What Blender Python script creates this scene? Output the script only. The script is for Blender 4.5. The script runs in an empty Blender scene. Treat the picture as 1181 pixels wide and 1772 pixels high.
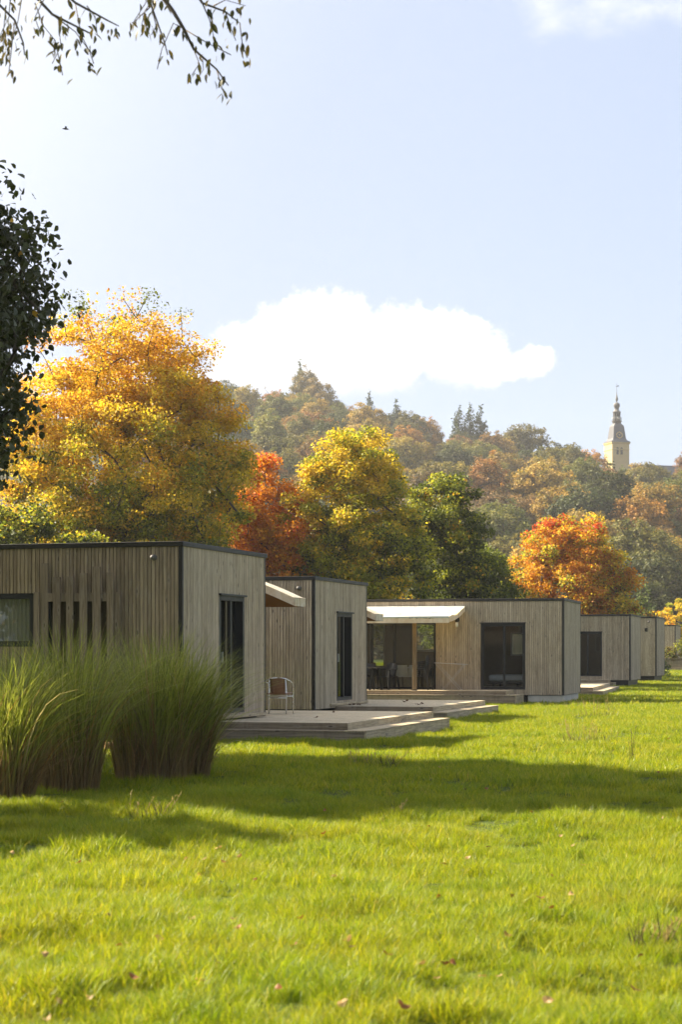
import bpy, bmesh, math, random
import numpy as np
from mathutils import Vector, Matrix
R = math.radians
random.seed(11); RNG = np.random.default_rng(11)
HAZE = 0.00019
scene = bpy.context.scene
COL = scene.collection

# ------------------------------------------------------------------ camera
F = 3300.0; HY = 1130.0; EYE = 1.7          # focal length and horizon in photo pixels, eye height in metres
cam_d = bpy.data.cameras.new('camera'); cam = bpy.data.objects.new('camera', cam_d); COL.objects.link(cam)
cam.location = (0, 0, EYE); cam.rotation_euler = (R(90), 0, 0)
cam_d.sensor_fit = 'VERTICAL'; cam_d.sensor_height = 36.0; cam_d.sensor_width = 24.0
cam_d.lens = F/1772*36.0; cam_d.shift_y = (HY-886)/1772
cam_d.clip_start = 0.1; cam_d.clip_end = 5000
cam_d.dof.use_dof = True; cam_d.dof.focus_distance = 40.0; cam_d.dof.aperture_fstop = 4.0
scene.camera = cam

# ------------------------------------------------------------------ sky, sun, exposure
SUN_AZ, SUN_EL = -66.0, 36.0                # azimuth from +Y (negative = left), elevation
S = Vector((math.sin(R(SUN_AZ))*math.cos(R(SUN_EL)), math.cos(R(SUN_AZ))*math.cos(R(SUN_EL)), math.sin(R(SUN_EL))))
world = bpy.data.worlds.new('World'); scene.world = world; world.use_nodes = True
wn, wl = world.node_tree.nodes, world.node_tree.links
for n in list(wn): wn.remove(n)
def W(t, **k):
    n = wn.new(t)
    for a, b in k.items(): setattr(n, a, b)
    return n
def wm(op, a, b=None, clamp=False):
    n = W('ShaderNodeMath', operation=op, use_clamp=clamp)
    for i, v in enumerate((a, b)):
        if v is None: continue
        if isinstance(v, (int, float)): n.inputs[i].default_value = v
        else: wl.new(v, n.inputs[i])
    return n.outputs[0]
def wrange(v, a, b, c=0.0, d=1.0, smooth=True):
    n = W('ShaderNodeMapRange'); n.interpolation_type = 'SMOOTHSTEP' if smooth else 'LINEAR'
    wl.new(v, n.inputs[0])
    for i, x in enumerate((a, b, c, d)): n.inputs[i+1].default_value = x
    return n.outputs[0]
out = W('ShaderNodeOutputWorld'); bg = W('ShaderNodeBackground'); bg.inputs[1].default_value = 0.052
sky = W('ShaderNodeTexSky'); sky.sky_type = 'NISHITA'; sky.sun_disc = False
sky.sun_elevation = R(SUN_EL); sky.sun_rotation = R(SUN_AZ)
sky.air_density = 1.0; sky.dust_density = 1.6; sky.ozone_density = 1.5
tc = W('ShaderNodeTexCoord'); sx = W('ShaderNodeSeparateXYZ'); wl.new(tc.outputs['Generated'], sx.inputs[0])
dy = wm('MAXIMUM', sx.outputs[1], 0.05)
U = wm('DIVIDE', sx.outputs[0], dy); V = wm('DIVIDE', sx.outputs[2], dy)
def wnoise(scale, detail, rough, vec=None, sc=(1, 1, 1)):
    n = W('ShaderNodeTexNoise'); n.inputs['Scale'].default_value = scale
    n.inputs['Detail'].default_value = detail; n.inputs['Roughness'].default_value = rough
    m = W('ShaderNodeMapping'); m.inputs['Scale'].default_value = sc
    wl.new(tc.outputs['Generated'] if vec is None else vec, m.inputs[0]); wl.new(m.outputs[0], n.inputs[0])
    return n.outputs[0]
# the cumulus above the hill: a union of lobes with a noisy rim
nz = wnoise(34, 8, 0.66); nzf = wnoise(110, 6, 0.65)
nzz = wm('ADD', wm('MULTIPLY', wm('SUBTRACT', nz, 0.5), 1.35), wm('MULTIPLY', wm('SUBTRACT', nzf, 0.5), 0.55))
cl = None
for (px, py, rx, ry) in ((480, 615, 130, 90), (575, 580, 105, 95), (680, 600, 130, 85), (780, 605, 110, 78), (835, 620, 60, 62),
                         (925, 628, 50, 36), (880, 638, 60, 26), (560, 650, 230, 60)):
    a = wm('DIVIDE', wm('SUBTRACT', U, (px-590)/F), rx/F); b = wm('DIVIDE', wm('SUBTRACT', V, (HY-py)/F), ry/F)
    d = wm('SUBTRACT', 1.0, wm('SQRT', wm('ADD', wm('MULTIPLY', a, a), wm('MULTIPLY', b, b))))
    cl = d if cl is None else wm('MAXIMUM', cl, d)
cl = wm('ADD', cl, wm('MULTIPLY', nzz, 0.95))
cum = wrange(cl, 0.0, 0.36)
cum = wm('MULTIPLY', cum, wrange(V, (HY-700)/F, (HY-640)/F))
# thin high cloud over the whole sky, thicker towards the sun
dots = W('ShaderNodeVectorMath', operation='DOT_PRODUCT'); wl.new(tc.outputs['Generated'], dots.inputs[0]); dots.inputs[1].default_value = S
veil_n = wnoise(4.5, 6, 0.55, sc=(1, 1, 2.2))
veil = wm('MULTIPLY', wrange(veil_n, 0.36, 0.75), wrange(dots.outputs['Value'], 0.35, 0.85, 0.25, 1.0))
base_veil = wrange(dots.outputs['Value'], 0.30, 0.58, 0.74, 0.98)
veil = wm('MAXIMUM', veil, base_veil)
# wisps at the upper right
wz = wnoise(16, 6, 0.6, sc=(1, 1, 1.6))
wa = wm('DIVIDE', wm('SUBTRACT', U, (1130-590)/F), 330/F); wb = wm('DIVIDE', wm('SUBTRACT', V, (HY-10)/F), 85/F)
wd = wm('SUBTRACT', 1.0, wm('SQRT', wm('ADD', wm('MULTIPLY', wa, wa), wm('MULTIPLY', wb, wb))))
wisp = wrange(wm('ADD', wd, wm('MULTIPLY', wm('SUBTRACT', wz, 0.5), 2.6)), 0.2, 1.6)
front = wrange(sx.outputs[1], 0.1, 0.3)
cum = wm('MULTIPLY', cum, front); wisp = wm('MULTIPLY', wm('MULTIPLY', wisp, front), 0.75)
def wmix(f, a, b):
    n = W('ShaderNodeMix'); n.data_type = 'RGBA'; wl.new(f, n.inputs[0])
    for i, v in ((6, a), (7, b)):
        if isinstance(v, tuple): n.inputs[i].default_value = v
        else: wl.new(v, n.inputs[i])
    return n.outputs[2]
SKY_VEIL = (3.35, 3.85, 5.0, 1); SKY_AUREOLE = (11.0, 10.4, 9.4, 1); SKY_CLOUD = (8.0, 7.7, 7.3, 1)
vcol = wmix(wrange(dots.outputs['Value'], 0.47, 1.0), SKY_VEIL, SKY_AUREOLE)       # high cloud brightens towards the sun
c = wmix(veil, sky.outputs[0], vcol)
puff = wmix(wrange(wm('ADD', wnoise(42, 6, 0.6, sc=(1, 1, 1.3)), wm('MULTIPLY', wm('SUBTRACT', V, (HY-640)/F), 4.0)), 0.34, 0.60), (5.0, 5.1, 5.4, 1), SKY_CLOUD)   # thicker, greyer parts of the cloud
c = wmix(wm('MAXIMUM', cum, wisp), c, puff)
wl.new(c, bg.inputs[0]); wl.new(bg.outputs[0], out.inputs[0])

sun_d = bpy.data.lights.new('sun', 'SUN'); sun_d.energy = 5.0; sun_d.angle = R(0.6); sun_d.color = (1.0, 0.90, 0.70)
sun = bpy.data.objects.new('sun', sun_d); COL.objects.link(sun); sun.rotation_euler = S.to_track_quat('Z', 'Y').to_euler()

vs = scene.view_settings
scene.display_settings.display_device = 'sRGB'
vs.view_transform = 'Standard'; vs.look = 'None'; vs.gamma = 1.0; vs.exposure = 1.9; vs.use_curve_mapping = False
cy = scene.cycles
scene.render.engine = 'CYCLES'
cy.use_denoising = True; cy.max_bounces = 6; cy.diffuse_bounces = 3; cy.glossy_bounces = 2; cy.transmission_bounces = 4
cy.transparent_max_bounces = 8; cy.volume_bounces = 0; cy.caustics_reflective = False; cy.caustics_refractive = False
cy.use_adaptive_sampling = True; cy.adaptive_threshold = 0.02; cy.sample_clamp_indirect = 6
try: scene.render.use_persistent_data = False
except Exception: pass

# ------------------------------------------------------------------ helpers
def at(px, py, Y):                        # a photo pixel at distance Y -> world point
    return Vector(((px-590.5)/F*Y, Y, EYE+(HY-py)/F*Y))
def tag(o, label=None, cat=None, group=None, kind=None):
    if label: o['label'] = label
    if cat: o['category'] = cat
    if group: o['group'] = group
    if kind: o['kind'] = kind
    return o
def empty(name, loc=(0, 0, 0), rz=0.0, parent=None):
    o = bpy.data.objects.new(name, None); COL.objects.link(o); o.location = loc; o.rotation_euler = (0, 0, rz)
    o.empty_display_size = 0.2
    if parent: o.parent = parent
    return o
def link(name, me, mat=None, parent=None, loc=None, rot=None):
    o = bpy.data.objects.new(name, me); COL.objects.link(o)
    if mat and not me.materials: me.materials.append(mat)
    if parent: o.parent = parent
    if loc is not None: o.location = loc
    if rot is not None: o.rotation_euler = rot
    return o
class MB:
    """collects boxes, tubes and faces into one mesh"""
    def __init__(s): s.v = []; s.f = []; s.sm = []
    def face(s, pts, smooth=False):
        n = len(s.v); s.v += [tuple(p) for p in pts]; s.f.append(tuple(range(n, n+len(pts)))); s.sm.append(smooth); return s
    def box(s, x0, x1, y0, y1, z0, z1, bev=0.0):
        n = len(s.v)
        if bev <= 0:
            s.v += [(x0, y0, z0), (x1, y0, z0), (x1, y1, z0), (x0, y1, z0), (x0, y0, z1), (x1, y0, z1), (x1, y1, z1), (x0, y1, z1)]
            for q in ((3, 2, 1, 0), (4, 5, 6, 7), (0, 1, 5, 4), (1, 2, 6, 5), (2, 3, 7, 6), (3, 0, 4, 7)):
                s.f.append(tuple(n+i for i in q)); s.sm.append(False)
            return s
        bm = bmesh.new(); bmesh.ops.create_cube(bm, size=1.0)
        for v in bm.verts:
            v.co = ((x0+x1)/2+v.co.x*(x1-x0), (y0+y1)/2+v.co.y*(y1-y0), (z0+z1)/2+v.co.z*(z1-z0))
        bmesh.ops.bevel(bm, geom=bm.edges[:], offset=bev, segments=1, affect='EDGES')
        bm.verts.index_update()
        s.v += [tuple(v.co) for v in bm.verts]
        for f in bm.faces: s.f.append(tuple(n+v.index for v in f.verts)); s.sm.append(False)
        bm.free(); return s
    def tube(s, pts, rad, seg=6, cap=True):
        pts = [Vector(p) for p in pts]; k = len(pts)
        rad = [rad]*k if isinstance(rad, (int, float)) else rad
        base = len(s.v); up = None
        for i, p in enumerate(pts):
            t = (pts[min(i+1, k-1)]-pts[max(i-1, 0)]).normalized()
            if up is None:
                up = t.orthogonal().normalized()
            up = (up-t*up.dot(t)).normalized(); w = t.cross(up)
            for j in range(seg):
                a = 2*math.pi*j/seg; s.v.append(tuple(p+(up*math.cos(a)+w*math.sin(a))*rad[i]))
        for i in range(k-1):
            for j in range(seg):
                a = base+i*seg+j; b = base+i*seg+(j+1) % seg
                s.f.append((a, b, b+seg, a+seg)); s.sm.append(True)
        if cap:
            s.f.append(tuple(base+j for j in reversed(range(seg)))); s.sm.append(False)
            s.f.append(tuple(base+(k-1)*seg+j for j in range(seg))); s.sm.append(False)
        return s
    def loft(s, rings, smooth=False, cap=True):     # rings: lists of equal length
        base = len(s.v); m = len(rings[0])
        for r in rings: s.v += [tuple(p) for p in r]
        for i in range(len(rings)-1):
            for j in range(m):
                a = base+i*m+j; b = base+i*m+(j+1) % m
                s.f.append((a, b, b+m, a+m)); s.sm.append(smooth)
        if cap:
            s.f.append(tuple(base+j for j in reversed(range(m)))); s.sm.append(False)
            s.f.append(tuple(base+(len(rings)-1)*m+j for j in range(m))); s.sm.append(False)
        return s
    def mesh(s, name):
        me = bpy.data.meshes.new(name); me.from_pydata(s.v, [], s.f); me.polygons.foreach_set('use_smooth', s.sm); me.update(); return me
    def build(s, name, mat, parent=None, loc=None, rot=None):
        return link(name, s.mesh(name), mat, parent, loc, rot)
def ngon(n, r, z, rot=0.0, cx=0, cy=0, sy=1.0):
    return [(cx+r*math.cos(rot+2*math.pi*i/n), cy+sy*r*math.sin(rot+2*math.pi*i/n), z) for i in range(n)]

# ------------------------------------------------------------------ materials
class NT:
    def __init__(s, name):
        s.m = bpy.data.materials.new(name); s.m.use_nodes = True; s.t = s.m.node_tree; s.n = s.t.nodes; s.l = s.t.links
        for x in list(s.n): s.n.remove(x)
        s.out = s.n.new('ShaderNodeOutputMaterial')
    def __call__(s, t, **k):
        n = s.n.new(t)
        for a, b in k.items(): setattr(n, a, b)
        return n
    def put(s, sock, v):
        if v is None: return
        if isinstance(v, (int, float, tuple, list, Vector)):
            if isinstance(v, tuple) and len(v) == 3 and sock.type == 'RGBA': v = (*v, 1)
            sock.default_value = v
        else: s.l.new(v, sock)
    def math(s, op, a, b=None, c=None, clamp=False):
        n = s('ShaderNodeMath', operation=op, use_clamp=clamp)
        for i, v in enumerate((a, b, c)): s.put(n.inputs[i], v)
        return n.outputs[0]
    def vmath(s, op, a, b=None):
        n = s('ShaderNodeVectorMath', operation=op); s.put(n.inputs[0], a); s.put(n.inputs[1], b); return n.outputs[0]
    def mix(s, f, a, b, blend='MIX'):
        n = s('ShaderNodeMix'); n.data_type = 'RGBA'; n.blend_type = blend
        s.put(n.inputs[0], f); s.put(n.inputs[6], a); s.put(n.inputs[7], b); return n.outputs[2]
    def rng(s, v, a, b, c=0.0, d=1.0):
        n = s('ShaderNodeMapRange'); s.put(n.inputs[0], v)
        for i, x in enumerate((a, b, c, d)): n.inputs[i+1].default_value = x
        return n.outputs[0]
    def noise(s, vec, scale, detail=3, rough=0.55, dist=0.0):
        n = s('ShaderNodeTexNoise'); n.inputs['Scale'].default_value = scale; n.inputs['Detail'].default_value = detail
        n.inputs['Roughness'].default_value = rough; n.inputs['Distortion'].default_value = dist
        s.put(n.inputs['Vector'], vec); return n.outputs[0]
    def scale(s, vec, sc):
        n = s('ShaderNodeMapping'); n.inputs['Scale'].default_value = sc; s.put(n.inputs[0], vec); return n.outputs[0]
    def bsdf(s, col, rough=0.7, metal=0.0, spec=0.4, bump=None, bstr=0.3, bdist=0.01):
        b = s('ShaderNodeBsdfPrincipled'); s.put(b.inputs['Base Color'], col); s.put(b.inputs['Roughness'], rough)
        b.inputs['Metallic'].default_value = metal; b.inputs['Specular IOR Level'].default_value = spec
        if bump is not None:
            k = s('ShaderNodeBump'); k.inputs['Strength'].default_value = bstr; k.inputs['Distance'].default_value = bdist
            s.put(k.inputs['Height'], bump); s.l.new(k.outputs[0], b.inputs['Normal'])
        return b.outputs[0]
    def done(s, sh): s.l.new(sh, s.out.inputs[0]); return s.m
def m_plain(name, col, rough=0.6, metal=0.0, var=0.15, nscale=6.0, spec=0.4):
    t = NT(name); co = t('ShaderNodeTexCoord').outputs['Object']
    n = t.noise(co, nscale, 5)
    c1 = tuple(x*(1-var) for x in col); c2 = tuple(min(1, x*(1+var)) for x in col)
    return t.done(t.bsdf(t.mix(n, c1, c2), t.rng(n, 0.2, 0.8, rough-0.08, min(1, rough+0.08)), metal, spec, n, 0.1))
def m_wood(name, a, b, grey=(0.30, 0.27, 0.22), axis='Z', knots=True, greymix=0.6, gscale=1.0, stain=None):
    t = NT(name); co = t('ShaderNodeTexCoord').outputs['Object']
    oi = t('ShaderNodeObjectInfo').outputs['Random']; isl = t('ShaderNodeNewGeometry').outputs['Random Per Island']
    r = t.math('FRACT', t.math('ADD', t.math('MULTIPLY', oi, 7.31), isl))
    r2 = t.math('FRACT', t.math('MULTIPLY', r, 17.7))
    off = t('ShaderNodeCombineXYZ'); t.put(off.inputs[0], t.math('MULTIPLY', r, 31.0)); t.put(off.inputs[1], t.math('MULTIPLY', r2, 23.0)); t.put(off.inputs[2], t.math('MULTIPLY', r, 11.0))
    v = t.vmath('ADD', co, off.outputs[0])
    st = {'Z': (1, 1, 0.05), 'X': (0.05, 1, 1), 'Y': (1, 0.05, 1)}[axis]
    g = t.noise(t.scale(v, st), 55*gscale, 4, 0.6); broad = t.noise(t.scale(v, {'Z': (1, 1, .35), 'X': (.35, 1, 1), 'Y': (1, .35, 1)}[axis]), 3.2, 4, 0.6)
    c = t.mix(r, a, b)
    c = t.mix(t.math('MULTIPLY', broad, greymix, clamp=True), c, grey)
    c = t.mix(t.rng(g, 0.40, 0.66, 0.0, 1.0), c, t.mix(0.55, c, (0.05, 0.036, 0.022)), 'MIX')
    c = t.mix(t.rng(r2, 0.0, 1.0, 0.0, 1.0), c, (0.83, 0.82, 0.81), 'MULTIPLY')
    pos = t('ShaderNodeNewGeometry').outputs['Position']                 # uneven silvering and water streaks across the boards
    pa = t.noise(t.scale(pos, (1.1, 1.1, .45)), 1.6, 5, .65); stk = t.noise(t.scale(pos, (9, 9, .5)), 1.3, 4, .6)
    c = t.mix(t.rng(pa, .38, .68, 0.0, .45), c, t.mix(.6, c, grey)); c = t.mix(t.rng(stk, .50, .74, 0.0, .55), c, t.mix(1.0, c, (.62, .57, .52), 'MULTIPLY'))
    h = g
    if knots:
        vo = t('ShaderNodeTexVoronoi'); vo.inputs['Scale'].default_value = 1.0
        t.put(vo.inputs['Vector'], t.scale(v, {'Z': (9, 9, 2.6), 'X': (2.6, 9, 9), 'Y': (9, 2.6, 9)}[axis]))
        k = t.rng(vo.outputs['Distance'], 0.07, 0.15, 1.0, 0.0)
        kl = t.rng(vo.outputs['Distance'], 0.10, 0.34, 0.34, 0.0)
        c = t.mix(kl, c, (0.42, 0.36, 0.28)); c = t.mix(t.math('MULTIPLY', k, 0.85), c, (0.05, 0.032, 0.02))
    if stain:
        pos = t('ShaderNodeNewGeometry').outputs['Position']; sp = t('ShaderNodeSeparateXYZ'); t.put(sp.inputs[0], pos)
        nn = t.noise(t.scale(pos, (3, 3, .5)), 4, 4)
        f = t.math('MULTIPLY', t.rng(t.math('ADD', sp.outputs[2], t.math('MULTIPLY', nn, -0.5)), stain[0]-0.35, stain[0], 0.0, 1.0), 0.5)
        c = t.mix(f, c, stain[1])
    return t.done(t.bsdf(c, 0.78, 0, 0.3, h, 0.5, 0.004))
def m_leaf(name, trans=0.45, gloss=0.12, attr=True, objcol=False, col=(0.1, 0.15, 0.03), tint=(1.0, 1.0, 0.75), rough=0.5, nvar=0.0):
    t = NT(name)
    if attr: c = t('ShaderNodeVertexColor', layer_name='Col').outputs[0]
    elif objcol: c = t('ShaderNodeObjectInfo').outputs['Color']
    else: c = (*col, 1)
    if attr and objcol: c = t.mix(1.0, c, t('ShaderNodeObjectInfo').outputs['Color'], 'MULTIPLY')
    isl = t('ShaderNodeNewGeometry').outputs['Random Per Island']
    c = t.mix(1.0, c, t.mix(isl, (0.72, 0.72, 0.72), (1.22, 1.2, 1.1)), 'MULTIPLY')
    if nvar:
        pos = t('ShaderNodeNewGeometry').outputs['Position']
        c = t.mix(t.rng(t.noise(pos, nvar, 3), 0.35, 0.65), c, t.mix(1.0, c, (1.25, 1.05, 0.7), 'MULTIPLY'))
    b = t.bsdf(c, rough, 0, gloss)
    tr = t('ShaderNodeBsdfTranslucent'); t.put(tr.inputs[0], t.mix(1.0, c, tint, 'MULTIPLY'))
    mx = t('ShaderNodeMixShader'); mx.inputs[0].default_value = trans; t.l.new(b, mx.inputs[1]); t.l.new(tr.outputs[0], mx.inputs[2])
    return t.done(mx.outputs[0])
def m_glass():
    t = NT('window_glass'); fr = t('ShaderNodeFresnel'); t.put(fr.inputs[0], t.math('MULTIPLY_ADD', t('ShaderNodeNewGeometry').outputs['Backfacing'], 1/1.52-1.52, 1.52))
    gl = t('ShaderNodeBsdfGlossy'); gl.inputs['Roughness'].default_value = 0.015; gl.inputs['Color'].default_value = (0.95, 0.97, 1, 1)
    tr = t('ShaderNodeBsdfTransparent'); tr.inputs[0].default_value = (0.80, 0.82, 0.80, 1)
    mx = t('ShaderNodeMixShader'); t.l.new(t.math('MULTIPLY', fr.outputs[0], 1.15, clamp=True), mx.inputs[0]); t.l.new(tr.outputs[0], mx.inputs[1]); t.l.new(gl.outputs[0], mx.inputs[2])
    return t.done(mx.outputs[0])
def m_cloth():
    t = NT('awning_cloth'); co = t('ShaderNodeTexCoord').outputs['Object']
    n = t.noise(t.scale(co, (1, 2.5, 1)), 2.2, 5, 0.65, 0.8); c = t.mix(t.rng(n, 0.42, 0.75), (0.80, 0.75, 0.62), (0.55, 0.42, 0.22))
    b = t.bsdf(c, 0.85, 0, 0.2, n, 0.2, 0.03); tr = t('ShaderNodeBsdfTranslucent'); t.put(tr.inputs[0], t.mix(1.0, c, (1.0, 0.80, 0.50), 'MULTIPLY'))
    mx = t('ShaderNodeMixShader'); mx.inputs[0].default_value = 0.30; t.l.new(b, mx.inputs[1]); t.l.new(tr.outputs[0], mx.inputs[2])
    return t.done(mx.outputs[0])
def m_ground():
    t = NT('lawn_soil'); pos = t('ShaderNodeNewGeometry').outputs['Position']
    n = t.noise(pos, 1.3, 5); n2 = t.noise(pos, 14, 4)
    c = t.mix(n, (0.045, 0.075, 0.012), (0.085, 0.115, 0.018)); c = t.mix(t.rng(n2, 0.4, 0.75), c, (0.05, 0.045, 0.02))
    return t.done(t.bsdf(c, 0.95, 0, 0.1, n2, 0.6, 0.04))
M = {}
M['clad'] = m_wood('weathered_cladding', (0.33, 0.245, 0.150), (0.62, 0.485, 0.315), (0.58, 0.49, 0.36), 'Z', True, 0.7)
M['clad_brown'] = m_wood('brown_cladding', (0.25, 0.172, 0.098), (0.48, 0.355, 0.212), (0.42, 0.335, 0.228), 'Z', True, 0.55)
M['slat'] = m_wood('slat_wood', (0.22, 0.155, 0.098), (0.34, 0.25, 0.165), (0.33, 0.27, 0.20), 'Z', True, 0.5)
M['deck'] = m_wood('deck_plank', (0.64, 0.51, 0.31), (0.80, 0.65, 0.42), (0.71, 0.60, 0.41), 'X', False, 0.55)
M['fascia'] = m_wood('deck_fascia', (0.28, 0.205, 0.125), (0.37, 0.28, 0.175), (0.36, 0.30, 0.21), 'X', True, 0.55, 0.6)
M['fascia_y'] = m_wood('deck_fascia_side', (0.49, 0.38, 0.22), (0.58, 0.46, 0.28), (0.53, 0.44, 0.29), 'Y', True, 0.55, 0.6)  # paler copy of the fascia: light on right-facing boards put into the colour
M['post'] = m_wood('post_wood', (0.27, 0.175, 0.090), (0.33, 0.215, 0.115), (0.30, 0.23, 0.15), 'Z', True, 0.3)
M['black'] = m_plain('black_frame', (0.007, 0.0075, 0.008), 0.45, 0.0, 0.2)
M['trim'] = m_plain('dark_metal_trim', (0.018, 0.016, 0.013), 0.5, 0.0, 0.25)
M['membrane'] = m_plain('black_membrane', (0.014, 0.013, 0.012), 0.9)
M['concrete'] = m_plain('pale_concrete', (0.48, 0.45, 0.37), 0.9, 0, 0.35, 3)
M['interior'] = m_plain('interior_panel', (0.30, 0.24, 0.17), 0.8)
M['floor'] = m_plain('interior_floor', (0.22, 0.15, 0.09), 0.5)
M['curtain'] = m_plain('pale_curtain', (0.60, 0.54, 0.43), 0.9)
M['plastic'] = m_plain('black_plastic', (0.010, 0.0105, 0.0115), 0.35, 0, 0.2)
M['alu'] = m_plain('aluminium_tube', (0.78, 0.77, 0.74), 0.3, 0.9, 0.05)
M['steel'] = m_plain('dull_steel', (0.48, 0.47, 0.45), 0.35, 0.8, 0.1)
M['white'] = m_plain('white_enamel', (0.75, 0.74, 0.70), 0.4)
M['bed'] = m_plain('white_linen', (0.62, 0.62, 0.64), 0.9)
M['glass'] = m_glass(); M['cloth'] = m_cloth(); M['ground'] = m_ground()
M['bark'] = m_plain('tree_bark', (0.085, 0.068, 0.05), 0.95, 0, 0.45, 9, 0.15)
M['leaf'] = m_leaf('autumn_leaf', 0.55, 0.22)
M['leaf_dark'] = m_leaf('linden_leaf', 0.25, 0.35, rough=0.42)
M['leaf_hill'] = m_leaf('hillside_leaf', 0.35, 0.1, True, True)
M['stone'] = m_plain('tower_stone', (0.50, 0.38, 0.18), 0.9, 0, 0.2, 0.8)
M['slate'] = m_plain('slate_roof', (0.085, 0.083, 0.088), 0.45, 0, 0.25, 1.2)
M['lead'] = m_plain('lead_cladding', (0.125, 0.112, 0.10), 0.5, 0, 0.25, 2)
M['gold'] = m_plain('gilded_metal', (0.75, 0.52, 0.16), 0.4, 0.3)
M['terra'] = m_plain('terracotta', (0.50, 0.25, 0.12), 0.9)
M['rattan'] = None
def m_rattan():
    t = NT('woven_rattan'); co = t('ShaderNodeTexCoord').outputs['Object']
    a = t('ShaderNodeTexWave'); a.inputs['Scale'].default_value = 22; a.bands_direction = 'Z'; t.put(a.inputs['Vector'], co)
    b = t('ShaderNodeTexWave'); b.inputs['Scale'].default_value = 16; b.bands_direction = 'X'; t.put(b.inputs['Vector'], co)
    h = t.math('MULTIPLY', a.outputs[1], b.outputs[1])
    c = t.mix(h, (0.14, 0.058, 0.022), (0.36, 0.175, 0.07))
    return t.done(t.bsdf(c, 0.5, 0, 0.4, h, 0.6, 0.006))
M['rattan'] = m_rattan()
M['cheek'] = m_plain('shaded_awning_cloth', (0.16, 0.085, 0.03), 0.9)  # dark brown carries the shade inside the cream awning
# ------------------------------------------------------------------ the ground
def hash_noise(x, y, s, seed=0):
    x = np.asarray(x, float)*s; y = np.asarray(y, float)*s
    xi = np.floor(x).astype(np.int64); yi = np.floor(y).astype(np.int64); fx = x-xi; fy = y-yi
    fx = fx*fx*(3-2*fx); fy = fy*fy*(3-2*fy)
    def h(a, b):
        k = (a*374761393+b*668265263+seed*974711) & 0x7fffffff
        k = ((k ^ (k >> 13))*1274126177) & 0x7fffffff
        return ((k ^ (k >> 16)) & 0xffff)/65535.0
    return (h(xi, yi)*(1-fx)+h(xi+1, yi)*fx)*(1-fy)+(h(xi, yi+1)*(1-fx)+h(xi+1, yi+1)*fx)*fy
def gz(x, y):
    x = np.asarray(x, float); y = np.asarray(y, float)
    base = np.interp(y, [-1e4, 14, 33, 60, 90, 103, 143, 220, 1e4], [0, 0, 0.06, 0.06, 0.09, 0.17, 0.36, 0.9, 0.9])
    near = np.clip((60-y)/30, 0, 1)
    return base+near*((hash_noise(x, y, 0.45, 1)-.5)*0.10+(hash_noise(x, y, 1.5, 2)-.5)*0.09+(hash_noise(x, y, 4.0, 3)-.5)*0.045)
def grid_mesh(name, xs, ys, zf):
    X, Y = np.meshgrid(xs, ys); Z = zf(X, Y)
    v = np.stack([X, Y, Z], -1).reshape(-1, 3).astype(np.float32); nx, ny = len(xs), len(ys)
    i = np.arange((ny-1)*(nx-1)); r = i//(nx-1); c = i % (nx-1); a = r*nx+c
    q = np.stack([a, a+1, a+1+nx, a+nx], 1)
    return np_mesh(name, v, q, True)
def np_mesh(name, v, q, smooth=False, col=None):
    me = bpy.data.meshes.new(name); me.vertices.add(len(v)); me.vertices.foreach_set('co', np.ascontiguousarray(v, np.float32).ravel())
    k = q.shape[1]; me.loops.add(q.size); me.loops.foreach_set('vertex_index', q.astype(np.int32).ravel())
    me.polygons.add(len(q)); me.polygons.foreach_set('loop_start', np.arange(0, q.size, k, dtype=np.int32))
    me.polygons.foreach_set('use_smooth', np.full(len(q), smooth))
    if col is not None:
        at_ = me.attributes.new('Col', 'FLOAT_COLOR', 'POINT'); c4 = np.ones((len(v), 4), np.float32); c4[:, :3] = col
        at_.data.foreach_set('color', c4.ravel())
    me.update(calc_edges=True); me.validate(); return me
xs = np.unique(np.concatenate([-np.geomspace(9, 2600, 26), np.arange(-9, 13.01, 0.2), np.geomspace(13, 2600, 26)]))
ys = np.unique(np.concatenate([[-300, -60, -15, -4, 2], np.arange(6, 46, 0.2), np.arange(46, 110, 2.0), np.geomspace(110, 3200, 26)]))
lawn = link('lawn', grid_mesh('lawn', xs, ys, gz), M['ground']); tag(lawn, kind='structure')

def hill_z(x, y):
    x = np.asarray(x, float); y = np.asarray(y, float)
    zr = np.interp(x, [-400, -110, -12, 30, 60, 82, 110, 400], [74, 74, 66, 57, 50.5, 47.5, 45, 38])
    t = np.clip((y-225)/335, 0, 1)
    z = zr*(0.85*t+0.15*t*t*(3-2*t))-1.0
    return z+(hash_noise(x, y, 0.012, 5)-.5)*8*t*(1-t)*4*.6
hill = link('hill', grid_mesh('hill', np.linspace(-420, 420, 85), np.linspace(222, 900, 69), hill_z), m_plain('woodland_floor', (0.055, 0.05, 0.025), 0.95, 0, 0.3, 0.3, 0.1))
tag(hill, kind='structure')

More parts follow.
